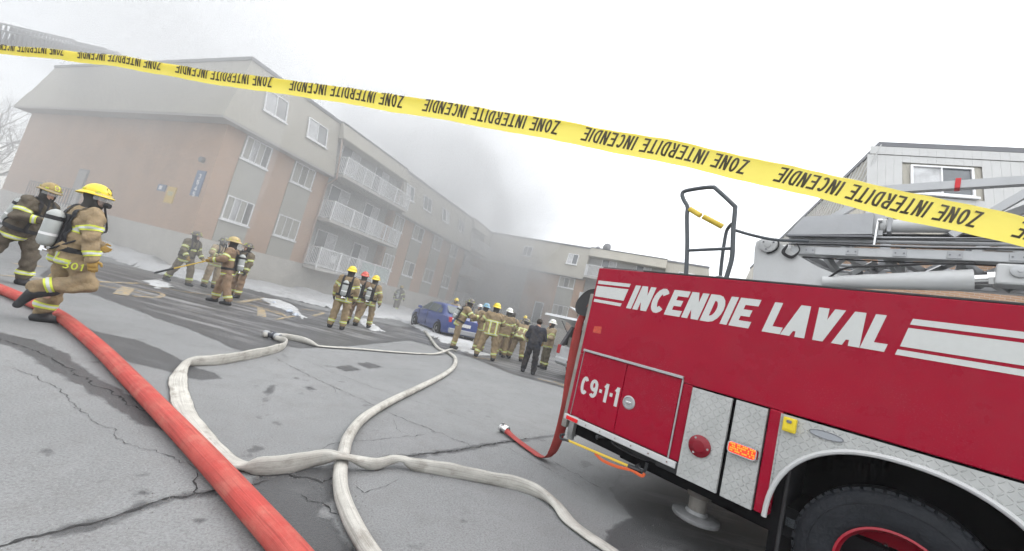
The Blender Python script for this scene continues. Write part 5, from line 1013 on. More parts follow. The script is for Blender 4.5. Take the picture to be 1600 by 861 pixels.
HC = {'yellow': (.78, .58, .02), 'dull': (.30, .21, .05), 'red': (.55, .06, .04), 'white': (.72, .72, .70), 'blue': (.16, .33, .46), 'dark': (.10, .09, .075), 'tan': (.45, .34, .14)}
def person(label, pos, heading, height=1.86, lean=0., side=0., twist=0., armL=((-.35, 0, -1), (-.1, .25, -1)), armR=((.35, 0, -1), (.1, .25, -1)), legL=((-.10, .05, -1), (-.04, -.02, -1)), legR=((.10, .0, -1), (.04, -.06, -1)),
           toeL=None, toeR=None, head=(0, 0), jacket=TAN, trousers=TAN, helmet='yellow', tank=True, hood=True, gloves='tan', trim=True, back_square=False, res=.024, fingers=False, seed=0, mask=False, plain=False, hem=.80, group='firefighters on the scene'):
    S = height/1.86; t = thing('person', label, 'person', (pos[0], pos[1], 0), math.radians(heading-90), group); t.scale = (S, S, S)
    # skeleton (faces +y, right hand +x)
    hipL, hipR = np.array((-.095, 0, 0)), np.array((.095, 0, 0)); kL = hipL+un(legL[0])*.43; kR = hipR+un(legR[0])*.43; aL = kL+un(legL[1])*.42; aR = kR+un(legR[1])*.42
    z0 = .085-min(aL[2], aR[2]); sh = np.array((0, 0, z0)); hipL, hipR, kL, kR, aL, aR = (q+sh for q in (hipL, hipR, kL, kR, aL, aR)); pel = np.array((0, 0, z0))
    ca, sa, cs_, ss = math.cos(lean), math.sin(lean), math.cos(side), math.sin(side); ct, st = math.cos(twist), math.sin(twist)
    Rx = np.array(((1, 0, 0), (0, ca, sa), (0, -sa, ca))); Ry = np.array(((cs_, 0, ss), (0, 1, 0), (-ss, 0, cs_))); Rz = np.array(((ct, -st, 0), (st, ct, 0), (0, 0, 1))); U = Ry@Rx@Rz
    up_ = lambda x, y, z: pel+U@np.array((x, y, z), float)
    sL, sR = up_(-.195, 0, .49), up_(.195, 0, .49); nk = up_(0, .01, .56); hy, hp_ = math.radians(head[0]), math.radians(head[1])
    eL = sL+un(U@np.array(armL[0], float) if not plain else armL[0])*.29; wL = eL+un(armL[1])*.26; eR = sR+un(U@np.array(armR[0], float) if not plain else armR[0])*.29; wR = eR+un(armR[1])*.26
    hu = un(.55*(U@np.array((0, 0, 1.)))+.45*np.array((0, 0, 1.))); hf = np.array((-math.sin(hy), math.cos(hy), -math.tan(hp_))); hf = un(hf-hu*(hf@hu)*.6); hr = un(np.cross(hf, hu)); hu2 = np.cross(hr, hf)
    hc = nk+hu*.135+hf*.02; H_ = lambda x, y, z: hc+hr*x+hf*y+hu2*z
    # garments as primitive lists
    torso = [(up_(-.085, 0, -.09), up_(-.10, .0, .40), .138, .135), (up_(.085, 0, -.09), up_(.10, .0, .40), .138, .135), (up_(0, .015, .0), up_(0, .02, .4), .13, .13), (up_(-.15, 0, .455), up_(.15, 0, .455), .10, .10), (up_(0, 0, .5), up_(0, .01, .575), .085, .075)]
    aLp = [(sL, eL, .096, .078), (eL, wL, .078, .062)]; aRp = [(sR, eR, .096, .078), (eR, wR, .078, .062)]
    lo = np.minimum.reduce([sL, sR, eL, eR, wL, wR, pel])-.26; hi = np.maximum.reduce([sL, sR, eL, eR, wL, wR, nk])+.2
    def wr(P, a): return -a*1.5*np.abs(np.sin(P[:, 2]*19+2.2*np.sin(P[:, 0]*9+seed)+1.6*np.sin(P[:, 1]*11+seed*2)))+a*.9+a*(np.sin(P[:, 2]*41+3*np.sin(P[:, 0]*17+seed)+2*np.sin(P[:, 1]*15))+.7*np.sin(P[:, 2]*23+P[:, 0]*19+seed*1.7)+.5*np.sin(P[:, 1]*33+P[:, 2]*14))
    hemz = pel+U@np.array((0, 0, -.19)); hn = U@np.array((0, 0, 1.))
    def fj(P):
        d = smin(smin(blend(P, torso, .06), blend(P, aLp, .03), .045), blend(P, aRp, .03), .045)
        d = d+wr(P, .0075 if res < .02 else .005); d = np.maximum(d, -((P-hemz)@hn))
        return d
    Vj, Qj = surf(fj, lo, hi, res); mj = cloth(*jacket); jo = qmesh('jacket', Vj, Qj, mj, t)
    lp = [(hipL+(0, 0, .05), kL, .122, .098), (kL, aL+(0, 0, .06), .098, .09)]; rp_ = [(hipR+(0, 0, .05), kR, .122, .098), (kR, aR+(0, 0, .06), .098, .09)]
    hip_ = [(pel+(-.06, -.01, .02), pel+(.06, -.01, .02), .125, .125), (up_(0, 0, 0), up_(0, 0, .15), .12, .12)]
    pk_ = [(hipL+(kL-hipL)*.55+(-.07, 0, .06), hipL+(kL-hipL)*.55+(-.075, 0, -.07), .055, .055), (hipR+(kR-hipR)*.55+(.07, 0, .06), hipR+(kR-hipR)*.55+(.075, 0, -.07), .055, .055)] if not plain else []
    def ft(P):
        d = smin(smin(blend(P, lp, .03), blend(P, rp_, .03), .03), blend(P, hip_, .05), .05)
        for p in pk_: d = smin(d, seg_d(P, *p), .02)
        return d+wr(P, .008 if res < .02 else .0055)
    lo2 = np.minimum.reduce([kL, kR, aL, aR, pel])-.2; hi2 = np.maximum.reduce([kL, kR, aL, aR, pel])+.25; Vt, Qt = surf(ft, lo2, hi2, res); to = qmesh('trousers', Vt, Qt, cloth(*trousers), t)
    # boots
    for a, k, toe in ((aL, kL, toeL), (aR, kR, toeR)):
        shin = un(a-k); fd = np.array((0, 1., 0)) if toe is None else un(toe); heel = a+shin*.045-fd*.045; tip = a+shin*.05+fd*.15; dn = un(np.cross(np.cross(fd, shin), fd)); sole = heel+dn*.042
        pr = [(a-shin*.14, a+shin*.02, .078, .07), (heel, heel+fd*.1, .05, .052), (heel+fd*.06, tip, .055, .045)]
        fb = lambda P: np.maximum(blend(P, pr, .03), (P-sole)@dn)
        q = np.array([p for x in pr for p in x[:2]]); Vb, Qb = surf(fb, q.min(0)-.1, q.max(0)+.1, min(res, .018)); qmesh('boot', Vb, Qb, m_boot, t)
    # hands (five fingers; finer where near)
    for w, e, sd_ in ((wL, eL, -1), (wR, eR, 1)):
        d = un(w-e); ax_ = un(np.cross(d, (0, 1, .2))); fw_ = un(np.cross(ax_, d)); pm = w+d*.075; pr = [(w-d*.03, w+d*.01, .047, .043), (w+d*.02-fw_*.02, pm-fw_*.022, .026, .022), (w+d*.02+fw_*.02, pm+fw_*.022, .026, .022), (w+d*.03, pm, .028, .024)]
        fr = .0115 if gloves != 'none' else .0095
        for i, L_ in enumerate((.062, .072, .068, .052)):
            o = fw_*(.033-.022*i); b0 = w+d*.085+o; b1 = b0+d*L_*.55+ax_*sd_*-.012; b2 = b1+un(d+ax_*sd_*-.9)*L_*.5; pr += [(b0-d*.02, b1, fr+.002, fr), (b1, b2, fr, fr*.85)]
        b0 = w+d*.025+fw_*.035; b1 = b0+un(d*.6+fw_*.8)*.045; pr += [(b0, b1, fr+.005, fr+.002), (b1, b1+un(d+fw_*.15)*.035, fr+.002, fr)]
        q = np.array([p for x in pr for p in x[:2]]); Vh, Qh = surf(lambda P: blend(P, pr, .008), q.min(0)-.06, q.max(0)+.06, .008 if fingers else .013)
        qmesh('glove' if gloves != 'none' else 'hand', Vh, Qh, {'tan': m_glove, 'dark': m_gloved, 'none': m_skin}[gloves], t)
    # body: one figure under the clothes, head with face
    face = [(H_(0, -.015, .03), H_(0, .0, .04), .088, .088), (H_(0, .03, -.04), H_(0, .05, -.055), .062, .05), (H_(0, .088, .015), H_(0, .108, -.018), .010, .014), (H_(-.05, .07, .035), H_(.05, .07, .035), .014, .014), (H_(-.024, .076, -.052), H_(.024, .076, -.052), .012, .012), (H_(-.088, -.005, .02), H_(-.088, -.005, -.02), .014, .01), (H_(.088, -.005, .02), H_(.088, -.005, -.02), .014, .01)]
    inner = [(nk-hu*.06, H_(0, -.01, -.06), .055, .052), (pel, nk, .1, .08), (sL, sR, .06, .06), (sL, eL, .045, .04), (eL, wL, .04, .03), (sR, eR, .045, .04), (eR, wR, .04, .03), (hipL, kL, .08, .055), (kL, aL, .055, .04), (hipR, kR, .08, .055), (kR, aR, .055, .04), (aL, aL+(0, .1, -.03), .035, .03), (aR, aR+(0, .1, -.03), .035, .03), (hipL, hipR, .08, .08)]
    fbd = lambda P: smin(blend(P, face, .018), blend(P, inner, .03), .02)
    allp = np.array([sL, sR, eL, eR, wL, wR, aL, aR, kL, kR, H_(0, 0, .14)]); Vb, Qb = surf(fbd, allp.min(0)-.14, allp.max(0)+.12, .022 if not fingers else .018); qmesh('body', Vb, Qb, m_skin, t)
    for x in (-.034, .034): m = MB(); c = H_(x, .079, .017); m.lathe([(.002, -.011), (.009, -.007), (.012, 0), (.009, .007), (.002, .011)], tuple(c), 'z', 8); m.build('eye', m_eye, t, 'all')
    if hood:
        fo = np.array(H_(0, .13, -.005))
        fh = lambda P: np.maximum(blend(P, [(H_(0, -.015, .03), H_(0, .01, -.05), .106, .09), (H_(0, -.01, -.08), nk-hu*.03, .085, .10)], .03), .088-np.sqrt((((P-fo)/np.array((1, 1, 1)))**2).sum(1))); q = np.array([H_(0, 0, .15), nk])
        Vh, Qh = surf(fh, q.min(0)-.16, q.max(0)+.14, .016); qmesh('hood', Vh, Qh, m_hood, t)
    if helmet:
        hm = mat('helmet_'+helmet, HC[helmet], .38, coat=.25, var=.1, vscale=14, dirt=(.08, .07, .06), dirt_scale=9, dirt_amt=.35 if helmet in ('dull', 'dark', 'tan') else .18)
        o = H_(0, -.008, .072); B3 = np.array((hr, hf, hu2)).T; f = lambda x, y, z: o+B3@np.array((x, y, z), float); m = MB(); V = []; n1, n2 = 9, 28
        for i in range(n1+1):
            th = math.pi/2*i/n1
            for j in range(n2):
                a = 2*math.pi*j/n2; c, s_ = math.cos(a), math.sin(a); rg = 1+.035*max(0, math.cos(3*a+math.pi/2))**4*math.sin(2*th); V.append(f(.118*math.cos(th)*c*rg, .142*math.cos(th)*s_*rg, .122*math.sin(th)))
        m.add(V, [(i*n2+j, i*n2+(j+1) % n2, (i+1)*n2+(j+1) % n2, (i+1)*n2+j) for i in range(n1) for j in range(n2)]); he = m.build('helmet', hm, t, 'all')
        m = MB(); V = []
        for rr_, zz in ((1.0, .004), (1.18, -.012), (1.30, -.026), (1.305, -.033), (1.18, -.022), (.98, -.008)):
            for j in range(n2):
                a = 2*math.pi*j/n2; c, s_ = math.cos(a), math.sin(a); k = 1+(rr_-1)*(1.35 if s_ < -.3 else (.75 if abs(s_) < .5 else .95)); V.append(f(.119*c*(1+(rr_-1)*.7), .143*s_*k, zz-.02*max(0, -s_)*(rr_-1)*3))
        m.add(V, [(i*n2+j, i*n2+(j+1) % n2, (i+1)*n2+(j+1) % n2, (i+1)*n2+j) for i in range(5) for j in range(n2)]); m.build('brim', hm, he, 'all')
        m = MB(); m.add([f(x, .142*math.sqrt(max(0, 1-(z/.122)**2))*.93+.012, z) for x, z in ((-.03, .02), (.03, .02), (.038, .085), (0, .1), (-.038, .085))], [(0,1,2,3,4)]); m.build('front_badge', m_harn if helmet in ('white', 'yellow') else m_lime, he, fix=False)
        for a in (.6, 2.54, 3.74, 5.68): m = MB(); c, s_ = math.cos(a), math.sin(a); m.obox(f(.121*c, .145*s_, .018), B3@np.array((-s_*.02, c*.02, 0)), B3@np.array((0, 0, .011)), B3@np.array((c*.003, s_*.003, 0))); m.build('reflective_tab', m_lime, he)
        if mask or head[1] > 50 or helmet in ('dull', 'tan'):
            V = []; 
            for zz in (-.085, .005):
                for j in range(11): a = math.pi*(.12+.76*j/10); V.append(f(.135*math.cos(a), .175*math.sin(a), zz))
            m = MB(); m.add(V, [(j, j+1, 12+j, 11+j) for j in range(10)]); m.build('visor', m_visor, he, 'all', fix=False)
    else:
        m = MB(); q = np.array(H_(0, -.02, .06)); Vh, Qh = surf(lambda P: np.maximum(seg_d(P, H_(0, -.022, .035), H_(0, -.01, .05), .096, .094), -np.minimum(9, .075-np.sqrt(((P-H_(0, .13, -.02))**2).sum(1))*-1-.15)), q-.15, q+.15, .014)
        keep = ((Vh-H_(0, 0, 0))@hf < .05) | ((Vh-H_(0, 0, 0))@hu2 > .07); keep &= ((Vh-H_(0, 0, 0))@hu2 > -.05); qmesh('hair', Vh, Qh[keep[Qh].all(1)], m_hair, t)
    nj = vnormals(Vj, Qj)
    loc_ = (Vj-pel)@U; dA = np.minimum(blend(Vj, aLp, .03), blend(Vj, aRp, .03)); dT = blend(Vj, torso, .06); onT = np.clip((dA-dT)*4+.06, -1, .2)
    def bone(V, a, b, t0, hw, rmax): ab = b-a; L_ = np.linalg.norm(ab); pr = (V-a)@ab/L_; ds = np.linalg.norm(V-a-np.outer(pr, ab/L_), axis=1); return np.minimum(hw-np.abs(pr-t0*L_), rmax-ds)
    if trim:
        for hw, lift, m_, nm in ((.032, .007, m_lime, 'lime_trim'), (.013, .010, m_silv, 'silver_stripe')):
            F_ = np.maximum.reduce([bone(Vj, sL, eL, .62, hw, .14)-0, bone(Vj, sR, eR, .62, hw, .14), bone(Vj, eL, wL, .72, hw, .11), bone(Vj, eR, wR, .72, hw, .11), np.minimum(hw-np.abs(loc_[:, 2]+.13), onT), np.minimum(hw-np.abs(loc_[:, 2]-.27), onT)])
            back = np.minimum(np.minimum(hw-np.abs(np.abs(loc_[:, 0])-.105), .4-np.abs(loc_[:, 2]-.07)-.2), onT)
            if back_square: F_ = np.maximum(F_, np.minimum(back, -loc_[:, 1]))
            elif tank: F_ = np.maximum(F_, np.minimum(np.minimum(hw-np.abs(loc_[:, 0]-.10), .4-np.abs(loc_[:, 2]-.07)-.2), np.minimum(onT, -loc_[:, 1])))
            tag(clip_mesh(Vj+nj*lift, Qj, F_).build(nm, m_, jo, 'all', fix=False), kind='stuff')
            ntr = vnormals(Vt, Qt); F2 = np.maximum(bone(Vt, kL, aL, .70, hw, .2), bone(Vt, kR, aR, .70, hw, .2)); tag(clip_mesh(Vt+ntr*lift, Qt, F2).build(nm, m_, to, 'all', fix=False), kind='stuff')
    if tank:
        hf_ = np.maximum.reduce([np.minimum(np.minimum(.026-np.abs(np.abs(loc_[:, 0])-.125), loc_[:, 2]-.02), onT+.06), np.minimum(.03-np.abs(loc_[:, 2]-.02), onT), np.minimum(np.minimum(.016-np.abs(loc_[:, 2]-.33), onT), loc_[:, 1])])
        sc_b = link(bpy.data.objects.new('breathing_apparatus', None)); sc_b.parent = t
        clip_mesh(Vj+nj*.014, Qj, hf_).build('harness', m_harn, sc_b, 'all', fix=False)
        a, b = up_(.0, -.235, .03), up_(.0, -.24, .43); ax_ = un(b-a); m = MB(); m.tube([a-ax_*.03, a-ax_*.015, a+ax_*.02, b-ax_*.04, b-ax_*.005, b+ax_*.02], [.03, .06, .078, .078, .055, .02], 18); tk = m.build('air_cylinder', m_tank, sc_b, True)
        m = MB(); m.tube([a+ax_*.29, a+ax_*.34], .0795, 18, cap=False); m.build('cylinder_band', m_harn, tk, True); m = MB(); m.tube([a+ax_*.10, a+ax_*.13], .0795, 18, cap=False); m.build('cylinder_label', m_signw, tk, True)
        m = MB(); m.tube([a-ax_*.03, a-ax_*.09], [.022, .03], 10); m.tube([a-ax_*.07, a-ax_*.07+U@np.array((.09, .02, 0))], .018, 8); m.build('valve', m_chr if seed % 2 else m_trimd, tk, True)
        m = MB(); m.obox(up_(0, -.15, .22), U@np.array((.11, 0, 0)), U@np.array((0, .018, 0)), U@np.array((0, 0, .21))); m.build('back_plate', m_harn, sc_b)
        m = MB(); m.tube(spline([up_(.07, -.2, -.02), up_(.2, -.1, .12), up_(.19, .12, .3), up_(.08, .2, .36), H_(.02, .13, -.06)], 6), .011, 6); m.build('air_hose', m_harn, sc_b, True)
    if mask:
        m = MB(); V = []
        for i in range(6):
            th = math.pi*.42*i/5
            for j in range(14): a = 2*math.pi*j/14; V.append(H_(.068*math.sin(th)*math.cos(a), .07+.06*math.cos(th), -.005+.085*math.sin(th)*math.sin(a)))
        m.add(V, [(i*14+j, i*14+(j+1) % 14, (i+1)*14+(j+1) % 14, (i+1)*14+j) for i in range(5) for j in range(14)]); mo_ = m.build('face_mask', m_visor, t, 'all')
        m = MB(); c0 = H_(0, .12, -.05); m.tube([c0, c0+hf*.05], [.035, .03], 12); m.build('regulator', m_harn, mo_, True)
    return t, dict(wR=wR, wL=wL, pel=pel, U=U, S=S, kL=kL, kR=kR, hipR=hipR, hipL=hipL, H=H_, up=up_)
def world_pt(t, p):
    a = t.rotation_euler.z; S = t.scale[0]; x, y, z = np.asarray(p)*S; return (t.location.x+x*math.cos(a)-y*math.sin(a), t.location.y+x*math.sin(a)+y*math.cos(a), z)
# --- the two large figures on the left
tL, iL = person('striding firefighter in tan gear with bright yellow helmet and air cylinder on the back', (-5.61, 5.13), 42, 1.95, lean=.03, twist=.45, armL=((-.3, .3, -1), (.3, .9, -.4)), armR=((.34, .05, -1), (.12, .30, -1)),
   legL=((-.12, -.02, -1), (-.05, -.12, -1)), legR=((.12, .55, -.8), (.0, -1, -.5)), toeR=(.0, -.35, -1), head=(-30, 0), helmet='yellow', res=.017, fingers=True, seed=1, mask=True)
n_ = MB(); kk = iL['hipR']+(iL['kR']-iL['hipR'])*.5
text_mesh(n_, '301', .055, .085, .013, .014, lambda x, y, l: tuple(kk+np.array((.142+l, -.12+x, -.02+y))), z=.004); n_.build('pocket_number', m_lime, tL, fix=False)
person('dark-geared firefighter with dull helmet stepping in at the left edge', (-8.44, 6.86), 12, 1.95, lean=.24, armL=((-.3, .5, -1), (.1, 1, .1)), armR=((.4, .3, -1), (-.35, .95, .05)), legL=((-.1, .35, -1), (-.03, .0, -1)), legR=((.08, -.4, -1), (.03, -.5, -1)),
   head=(-22, 6), jacket=('gear_smoky', (.085, .07, .05)), trousers=('gear_smoky', (.085, .07, .05)), helmet='dull', res=.018, fingers=True, seed=2)
# --- four by the slush heap
person('firefighter in dark olive gear walking right at the back of the pole group', (-10.33, 12.72), -8, 1.86, lean=.12, armL=((-.3, .25, -1), (.0, .8, -.7)), armR=((.3, .3, -1), (-.1, .7, -.8)), legL=((-.1, .42, -1), (-.03, .1, -1)), legR=((.1, -.28, -1), (.03, -.45, -1)), head=(10, 5), jacket=OLV, trousers=('gear_olive_worn', (.14, .115, .08)), helmet='dark', seed=3)
person('masked firefighter in light gear standing behind the pole bearer', (-10.14, 13.78), -20, 1.86, armL=((-.4, .5, -1), (.2, .9, -.3)), armR=((.5, .5, -.9), (-.2, .9, -.2)), jacket=LGT, trousers=LGT, helmet='dark', mask=True, seed=4)
tP, iP = person('firefighter in brown trousers gripping a long yellow pole', (-7.43, 10.63), 200, 1.90, lean=.10, armL=((-.55, .25, -.9), (.1, .9, -.35)), armR=((.35, .55, -.9), (-.25, .95, -.25)), legL=((-.14, -.22, -1), (-.05, -.35, -1)), legR=((.10, .3, -1), (.03, .05, -1)), head=(8, 5), jacket=BRN, trousers=BRN, helmet='tan', seed=5, res=.021)
person('firefighter with flushed face looking out from behind the pole bearer', (-8.57, 12.82), 260, 1.86, armL=((-.25, .1, -1), (-.05, .3, -1)), armR=((.3, .1, -1), (.05, .35, -1)), head=(-6, 4), jacket=('gear_olive_worn', (.14, .115, .08)), trousers=BRN, helmet='dark', seed=6, gloves='dark')
pp = thing('pike_pole', 'long yellow pole with black tip held by the firefighter', 'pole'); w1 = np.array(world_pt(tP, iP['wR']+np.array((-.02, .06, -.02)))); tipp = np.array((-9.057, 10.372, 0.413)); dv = un(tipp-w1)
m = MB(); m.tube([w1-dv*.5, tipp], .016, 8); m.build('shaft', MATS['fibreglass_yellow'], pp, True); m = MB(); m.tube([tipp-dv*.42, tipp-dv*.02, tipp+dv*.04], [.028, .028, .012], 8); m.build('tip', m_blkp, pp, True)
# --- three walking away
person('yellow-helmeted firefighter walking away, tallest and leftmost of the trio', (-4.56, 11.43), 98, 1.90, armL=((-.32, .0, -1), (-.02, .25, -1)), armR=((.3, .0, -1), (.02, .2, -1)), legL=((-.1, .02, -1), (-.05, -.05, -1)), legR=((.1, .1, -1), (.05, -.02, -1)), helmet='yellow', seed=7, gloves='dark', res=.021)
person('red-helmeted firefighter half hidden between two yellow helmets', (-4.84, 13.29), 92, 1.88, armL=((-.3, .1, -1), (0, .3, -1)), jacket=BRN, trousers=BRN, helmet='red', seed=8, gloves='dark')
person('yellow-helmeted firefighter walking away on the right of the trio', (-4.48, 13.38), 84, 1.86, armL=((-.35, .1, -1), (0, .3, -1)), armR=((.45, .0, -1), (.1, .25, -1)), legL=((-.1, -.22, -1), (-.04, -.4, -1)), legR=((.1, .25, -1), (.03, .05, -1)), helmet='yellow', seed=9, gloves='dark', res=.021)
person('lone firefighter in olive gear by the brick wall', (-7.19, 27.05), 80, 1.9, armL=((-.5, .0, -1), (-.1, .2, -1)), armR=((.5, .0, -1), (.1, .2, -1)), legL=((-.12, .1, -1), (-.04, .0, -1)), legR=((.12, -.25, -1), (.02, -.3, -1)), jacket=OLV, trousers=OLV, helmet='dull', seed=10, gloves='dark', res=.03)
# --- crowd by the blue car
person('firefighter in tan gear leaning in over the tail of the blue car', (-1.39, 13.76), 15, 1.90, lean=.30, armL=((-.3, .7, -.5), (.1, 1, .1)), armR=((.3, .8, -.5), (-.1, 1, .15)), legL=((-.12, .1, -1), (-.04, -.05, -1)), legR=((.12, .0, -1), (.04, -.1, -1)), helmet='dark', seed=11, gloves='dark')
person('yellow-helmeted firefighter standing behind the blue car', (-2.75, 22.6), 250, 1.9, armL=((-.6, .3, -.6), (.3, .8, .2)), armR=((.6, .3, -.6), (-.3, .8, .2)), jacket=LGT, trousers=LGT, helmet='yellow', seed=12, res=.03, tank=False)
person('dark-helmeted firefighter behind the blue car next to the yellow helmet', (-2.0, 21.6), 240, 1.88, jacket=OLV, trousers=OLV, helmet='dark', seed=13, res=.03)
person('pale-helmeted firefighter behind the tail of the blue car', (-1.2, 20.4), 230, 1.86, armL=((-.6, .3, -.6), (.3, .8, .2)), jacket=LGT, trousers=LGT, helmet='white', seed=14, res=.03, tank=False)
person('firefighter with blue helmet turned away beside the car', (-0.57, 14.46), 140, 1.86, lean=.1, armL=((-.3, .5, -1), (.1, .9, -.3)), armR=((.3, .5, -1), (-.1, .9, -.3)), helmet='blue', seed=15, tank=False, back_square=True, gloves='dark')
person('broad firefighter with yellow helmet and lime square on the back, legs apart', (-0.21, 12.93), 100, 1.94, lean=.12, armL=((-.5, .4, -.8), (.3, .9, -.2)), armR=((.5, .4, -.8), (-.3, .9, -.2)), legL=((-.26, .12, -1), (-.2, -.05, -1)), legR=((.24, .0, -1), (.1, -.12, -1)), helmet='yellow', seed=16, tank=False, back_square=True, res=.021)
person('white-helmeted officer in tan gear behind the lime square jacket', (.25, 14.7), 110, 1.90, helmet='white', seed=17, tank=False)
person('firefighter with steel air cylinder and dark hood in the crowd', (0.44, 15.48), 95, 1.84, lean=.1, armL=((-.3, .5, -1), (.1, .9, -.3)), helmet=None, seed=18, trousers=BRN)
person('stooping firefighter with lime square on the back beside the navy officer', (0.86, 15.05), 70, 1.86, lean=.75, armL=((-.2, .5, -1), (0, .5, -1)), armR=((.2, .5, -1), (0, .5, -1)), legL=((-.2, .05, -1), (-.12, -.15, -1)), legR=((.2, .1, -1), (.12, -.1, -1)), helmet='dark', seed=19, tank=False, back_square=True)
person('dark-haired officer in navy jacket and trousers standing with back turned', (1.17, 12.07), 84, 1.78, armL=((-.32, .25, -1), (.25, .8, .2)), armR=((.38, .25, -1), (-.3, .9, .15)), legL=((-.12, .1, -1), (-.05, -.02, -1)), legR=((.1, -.05, -1), (.06, -.06, -1)), jacket=NAVY, trousers=NAVP, helmet=None, hood=False, tank=False, trim=False, gloves='none', seed=20, plain=True, res=.021)
person('white-helmeted firefighter between the navy officer and the open van', (1.89, 14.37), 200, 1.86, armL=((-.3, .3, -1), (.1, .9, -.2)), jacket=LGT, trousers=OLV, helmet='white', seed=21, tank=False)
person('faint firefighter deep in the smoke beyond the crowd', (1.45, 24.5), 260, 1.9, jacket=LGT, trousers=LGT, helmet='yellow', seed=22, res=.03)
# ---------------------------------------------------------------- vehicles
def loft_car(root, st, m_paint_, cab, name='body', nw=7):
    """st rows: x, z_sill, half width, z_belt, half width belt, z_top, half width top; cab = index range of the glazed rows"""
    rows = []
    for x, zs, ws, zb, wb, zt, wt in st:
        rows.append([(0, zs), (ws*.92, zs), (ws, zs+.10), (ws+.02, (zs+zb)/2+.05), (wb, zb), (wb-(wb-wt)*.08, zb+(zt-zb)*.06), (wt, zt-.03*(zt-zb > .1)), (wt*.8, zt), (0, zt+.012)])
    n = len(rows[0]); V = []; 
    for (x, *_), r in zip(st, rows): V += [(x, y, z) for y, z in r]+[(x, -y, z) for y, z in r[1:-1]]
    k = len(rows[0])+len(rows[0])-2; b = MB(); gl = MB(); ring = lambda i: [i*k+j for j in range(n)]+[i*k+n+j for j in range(n-3, -1, -1)]
    for i in range(len(st)-1):
        a, c = ring(i), ring(i+1); m_ = len(a)
        for j in range(m_): b.add([V[a[j]], V[a[(j+1) % m_]], V[c[(j+1) % m_]], V[c[j]]], [(0, 1, 2, 3)])
    b.add([V[i] for i in ring(0)], [tuple(range(k))]); b.add([V[i] for i in ring(len(st)-1)], [tuple(range(k))])
    me = b.mesh(name); bm = bmesh.new(); bm.from_mesh(me); bmesh.ops.remove_doubles(bm, verts=bm.verts, dist=.0005); bmesh.ops.recalc_face_normals(bm, faces=bm.faces); bm.to_mesh(me); bm.free()
    me.polygons.foreach_set('use_smooth', [True]*len(me.polygons)); me.set_sharp_from_angle(angle=math.radians(32)); return obj(name, me, m_paint_, root), rows
def car_wheel(root, x, y, r, side):
    w = link(bpy.data.objects.new('wheel', None)); w.parent = root; s_ = side
    m = MB(); m.lathe([(r*.62, y+s_*.01), (r*.95, y+s_*.015), (r, y-s_*.03), (r, y-s_*.17), (r*.6, y-s_*.19)], (x, 0, r), 'y', 28, cap=False); m.build('tyre', m_tyre, w, True)
    m = MB(); m.lathe([(r*.64, y+s_*.012), (r*.58, y+s_*.0), (r*.5, y-s_*.03), (r*.2, y-s_*.01), (.0, y-s_*.005)], (x, 0, r), 'y', 20, cap=False); m.build('rim', mat('car_rim', (.28, .29, .3), .35, metal=.7), w, True)
m_blue = mat('car_paint_blue', (.016, .045, .22), .28, coat=.6, var=.08, vscale=3, dirt=(.10, .12, .2), dirt_scale=4, dirt_amt=.3); m_cglass = mat('car_glass', (.09, .11, .11), .06, spec=.9)
m_tail = mat('tail_lamp_red', (.55, .02, .03), .25, coat=.4); m_bump = mat('bumper_grey', (.33, .34, .36), .6)
hx = math.atan2(2.55, -1.75)
car = thing('parked_car', 'blue car parked in the snow with firefighters crowding its tail', 'car', (-2.62, 18.55, 0), hx)
st = [(-2.12, .36, .60, .80, .62, .92, .55), (-2.06, .27, .74, .88, .74, 1.0, .62), (-1.75, .22, .83, .92, .80, 1.03, .66), (-1.5, .2, .85, .93, .82, 1.06, .66), (-1.0, .2, .86, .93, .83, 1.38, .58), (-.3, .2, .87, .92, .84, 1.43, .60), (.25, .2, .87, .91, .84, 1.41, .59), (.62, .2, .87, .9, .83, 1.27, .60), (1.12, .2, .86, .88, .81, .96, .68), (1.6, .22, .84, .82, .79, .88, .66), (2.0, .25, .76, .72, .72, .78, .58), (2.22, .32, .55, .62, .52, .66, .42)]
cb, _ = loft_car(car, st, m_blue, None)
def glass_quad(name, pts, par): m = MB(); m.add(pts, [tuple(range(len(pts)))]); return m.build(name, m_cglass, par, fix=False)
for s_ in (1, -1):
    glass_quad('side_window', [(x, s_*(y+.012), z) for x, y, z in ((.98, .815, .965), (.1, .828, .965), (.1, .645, 1.34), (.38, .635, 1.34))], cb); glass_quad('side_window', [(x, s_*(y+.012), z) for x, y, z in ((.04, .828, .968), (-.82, .82, .972), (-.84, .65, 1.30), (.04, .648, 1.345))], cb)
    glass_quad('quarter_window', [(x, s_*(y+.012), z) for x, y, z in ((-.88, .81, .98), (-1.32, .80, 1.0), (-.95, .655, 1.27))], cb)
    for x in (-1.28, 1.32):
        m = MB(); m.lathe([(.37, 0), (.37, .02)], (x, s_*.872-(.02 if s_ > 0 else 0), .32), 'y', 26); m.build('wheel_arch', m_dark, cb)
        car_wheel(car, x, s_*.885, .31, s_)
    m = MB(); m.bbox(-2.1, -1.93, *sorted((s_*.50, s_*.76)), .72, .93, .02); tl_ = m.build('tail_lamp', m_tail, cb); m = MB(); m.bbox(.78, .95, *sorted((s_*.86, s_*1.02)), .93, 1.05, .03); m.build('mirror', m_blue, cb)
    for x in (.95, -.02): m = MB(); m.box(x, x+.012, *sorted((s_*.872, s_*.892)), .32, .9); m.build('door_gap', m_dark, cb)
    m = MB(); m.bbox(-.2, -.06, *sorted((s_*.875, s_*.9)), .8, .83, .008); m.build('door_handle', m_blue, cb)
m = MB(); m.add([(-1.08, -.55, 1.35), (-1.08, .55, 1.35), (-1.56, .62, 1.075), (-1.56, -.62, 1.075)], [(0,1,2,3)]); m.v = [(x-.03, y, z+.025) for x, y, z in m.v]; m.build('rear_window', m_cglass, cb, fix=False)
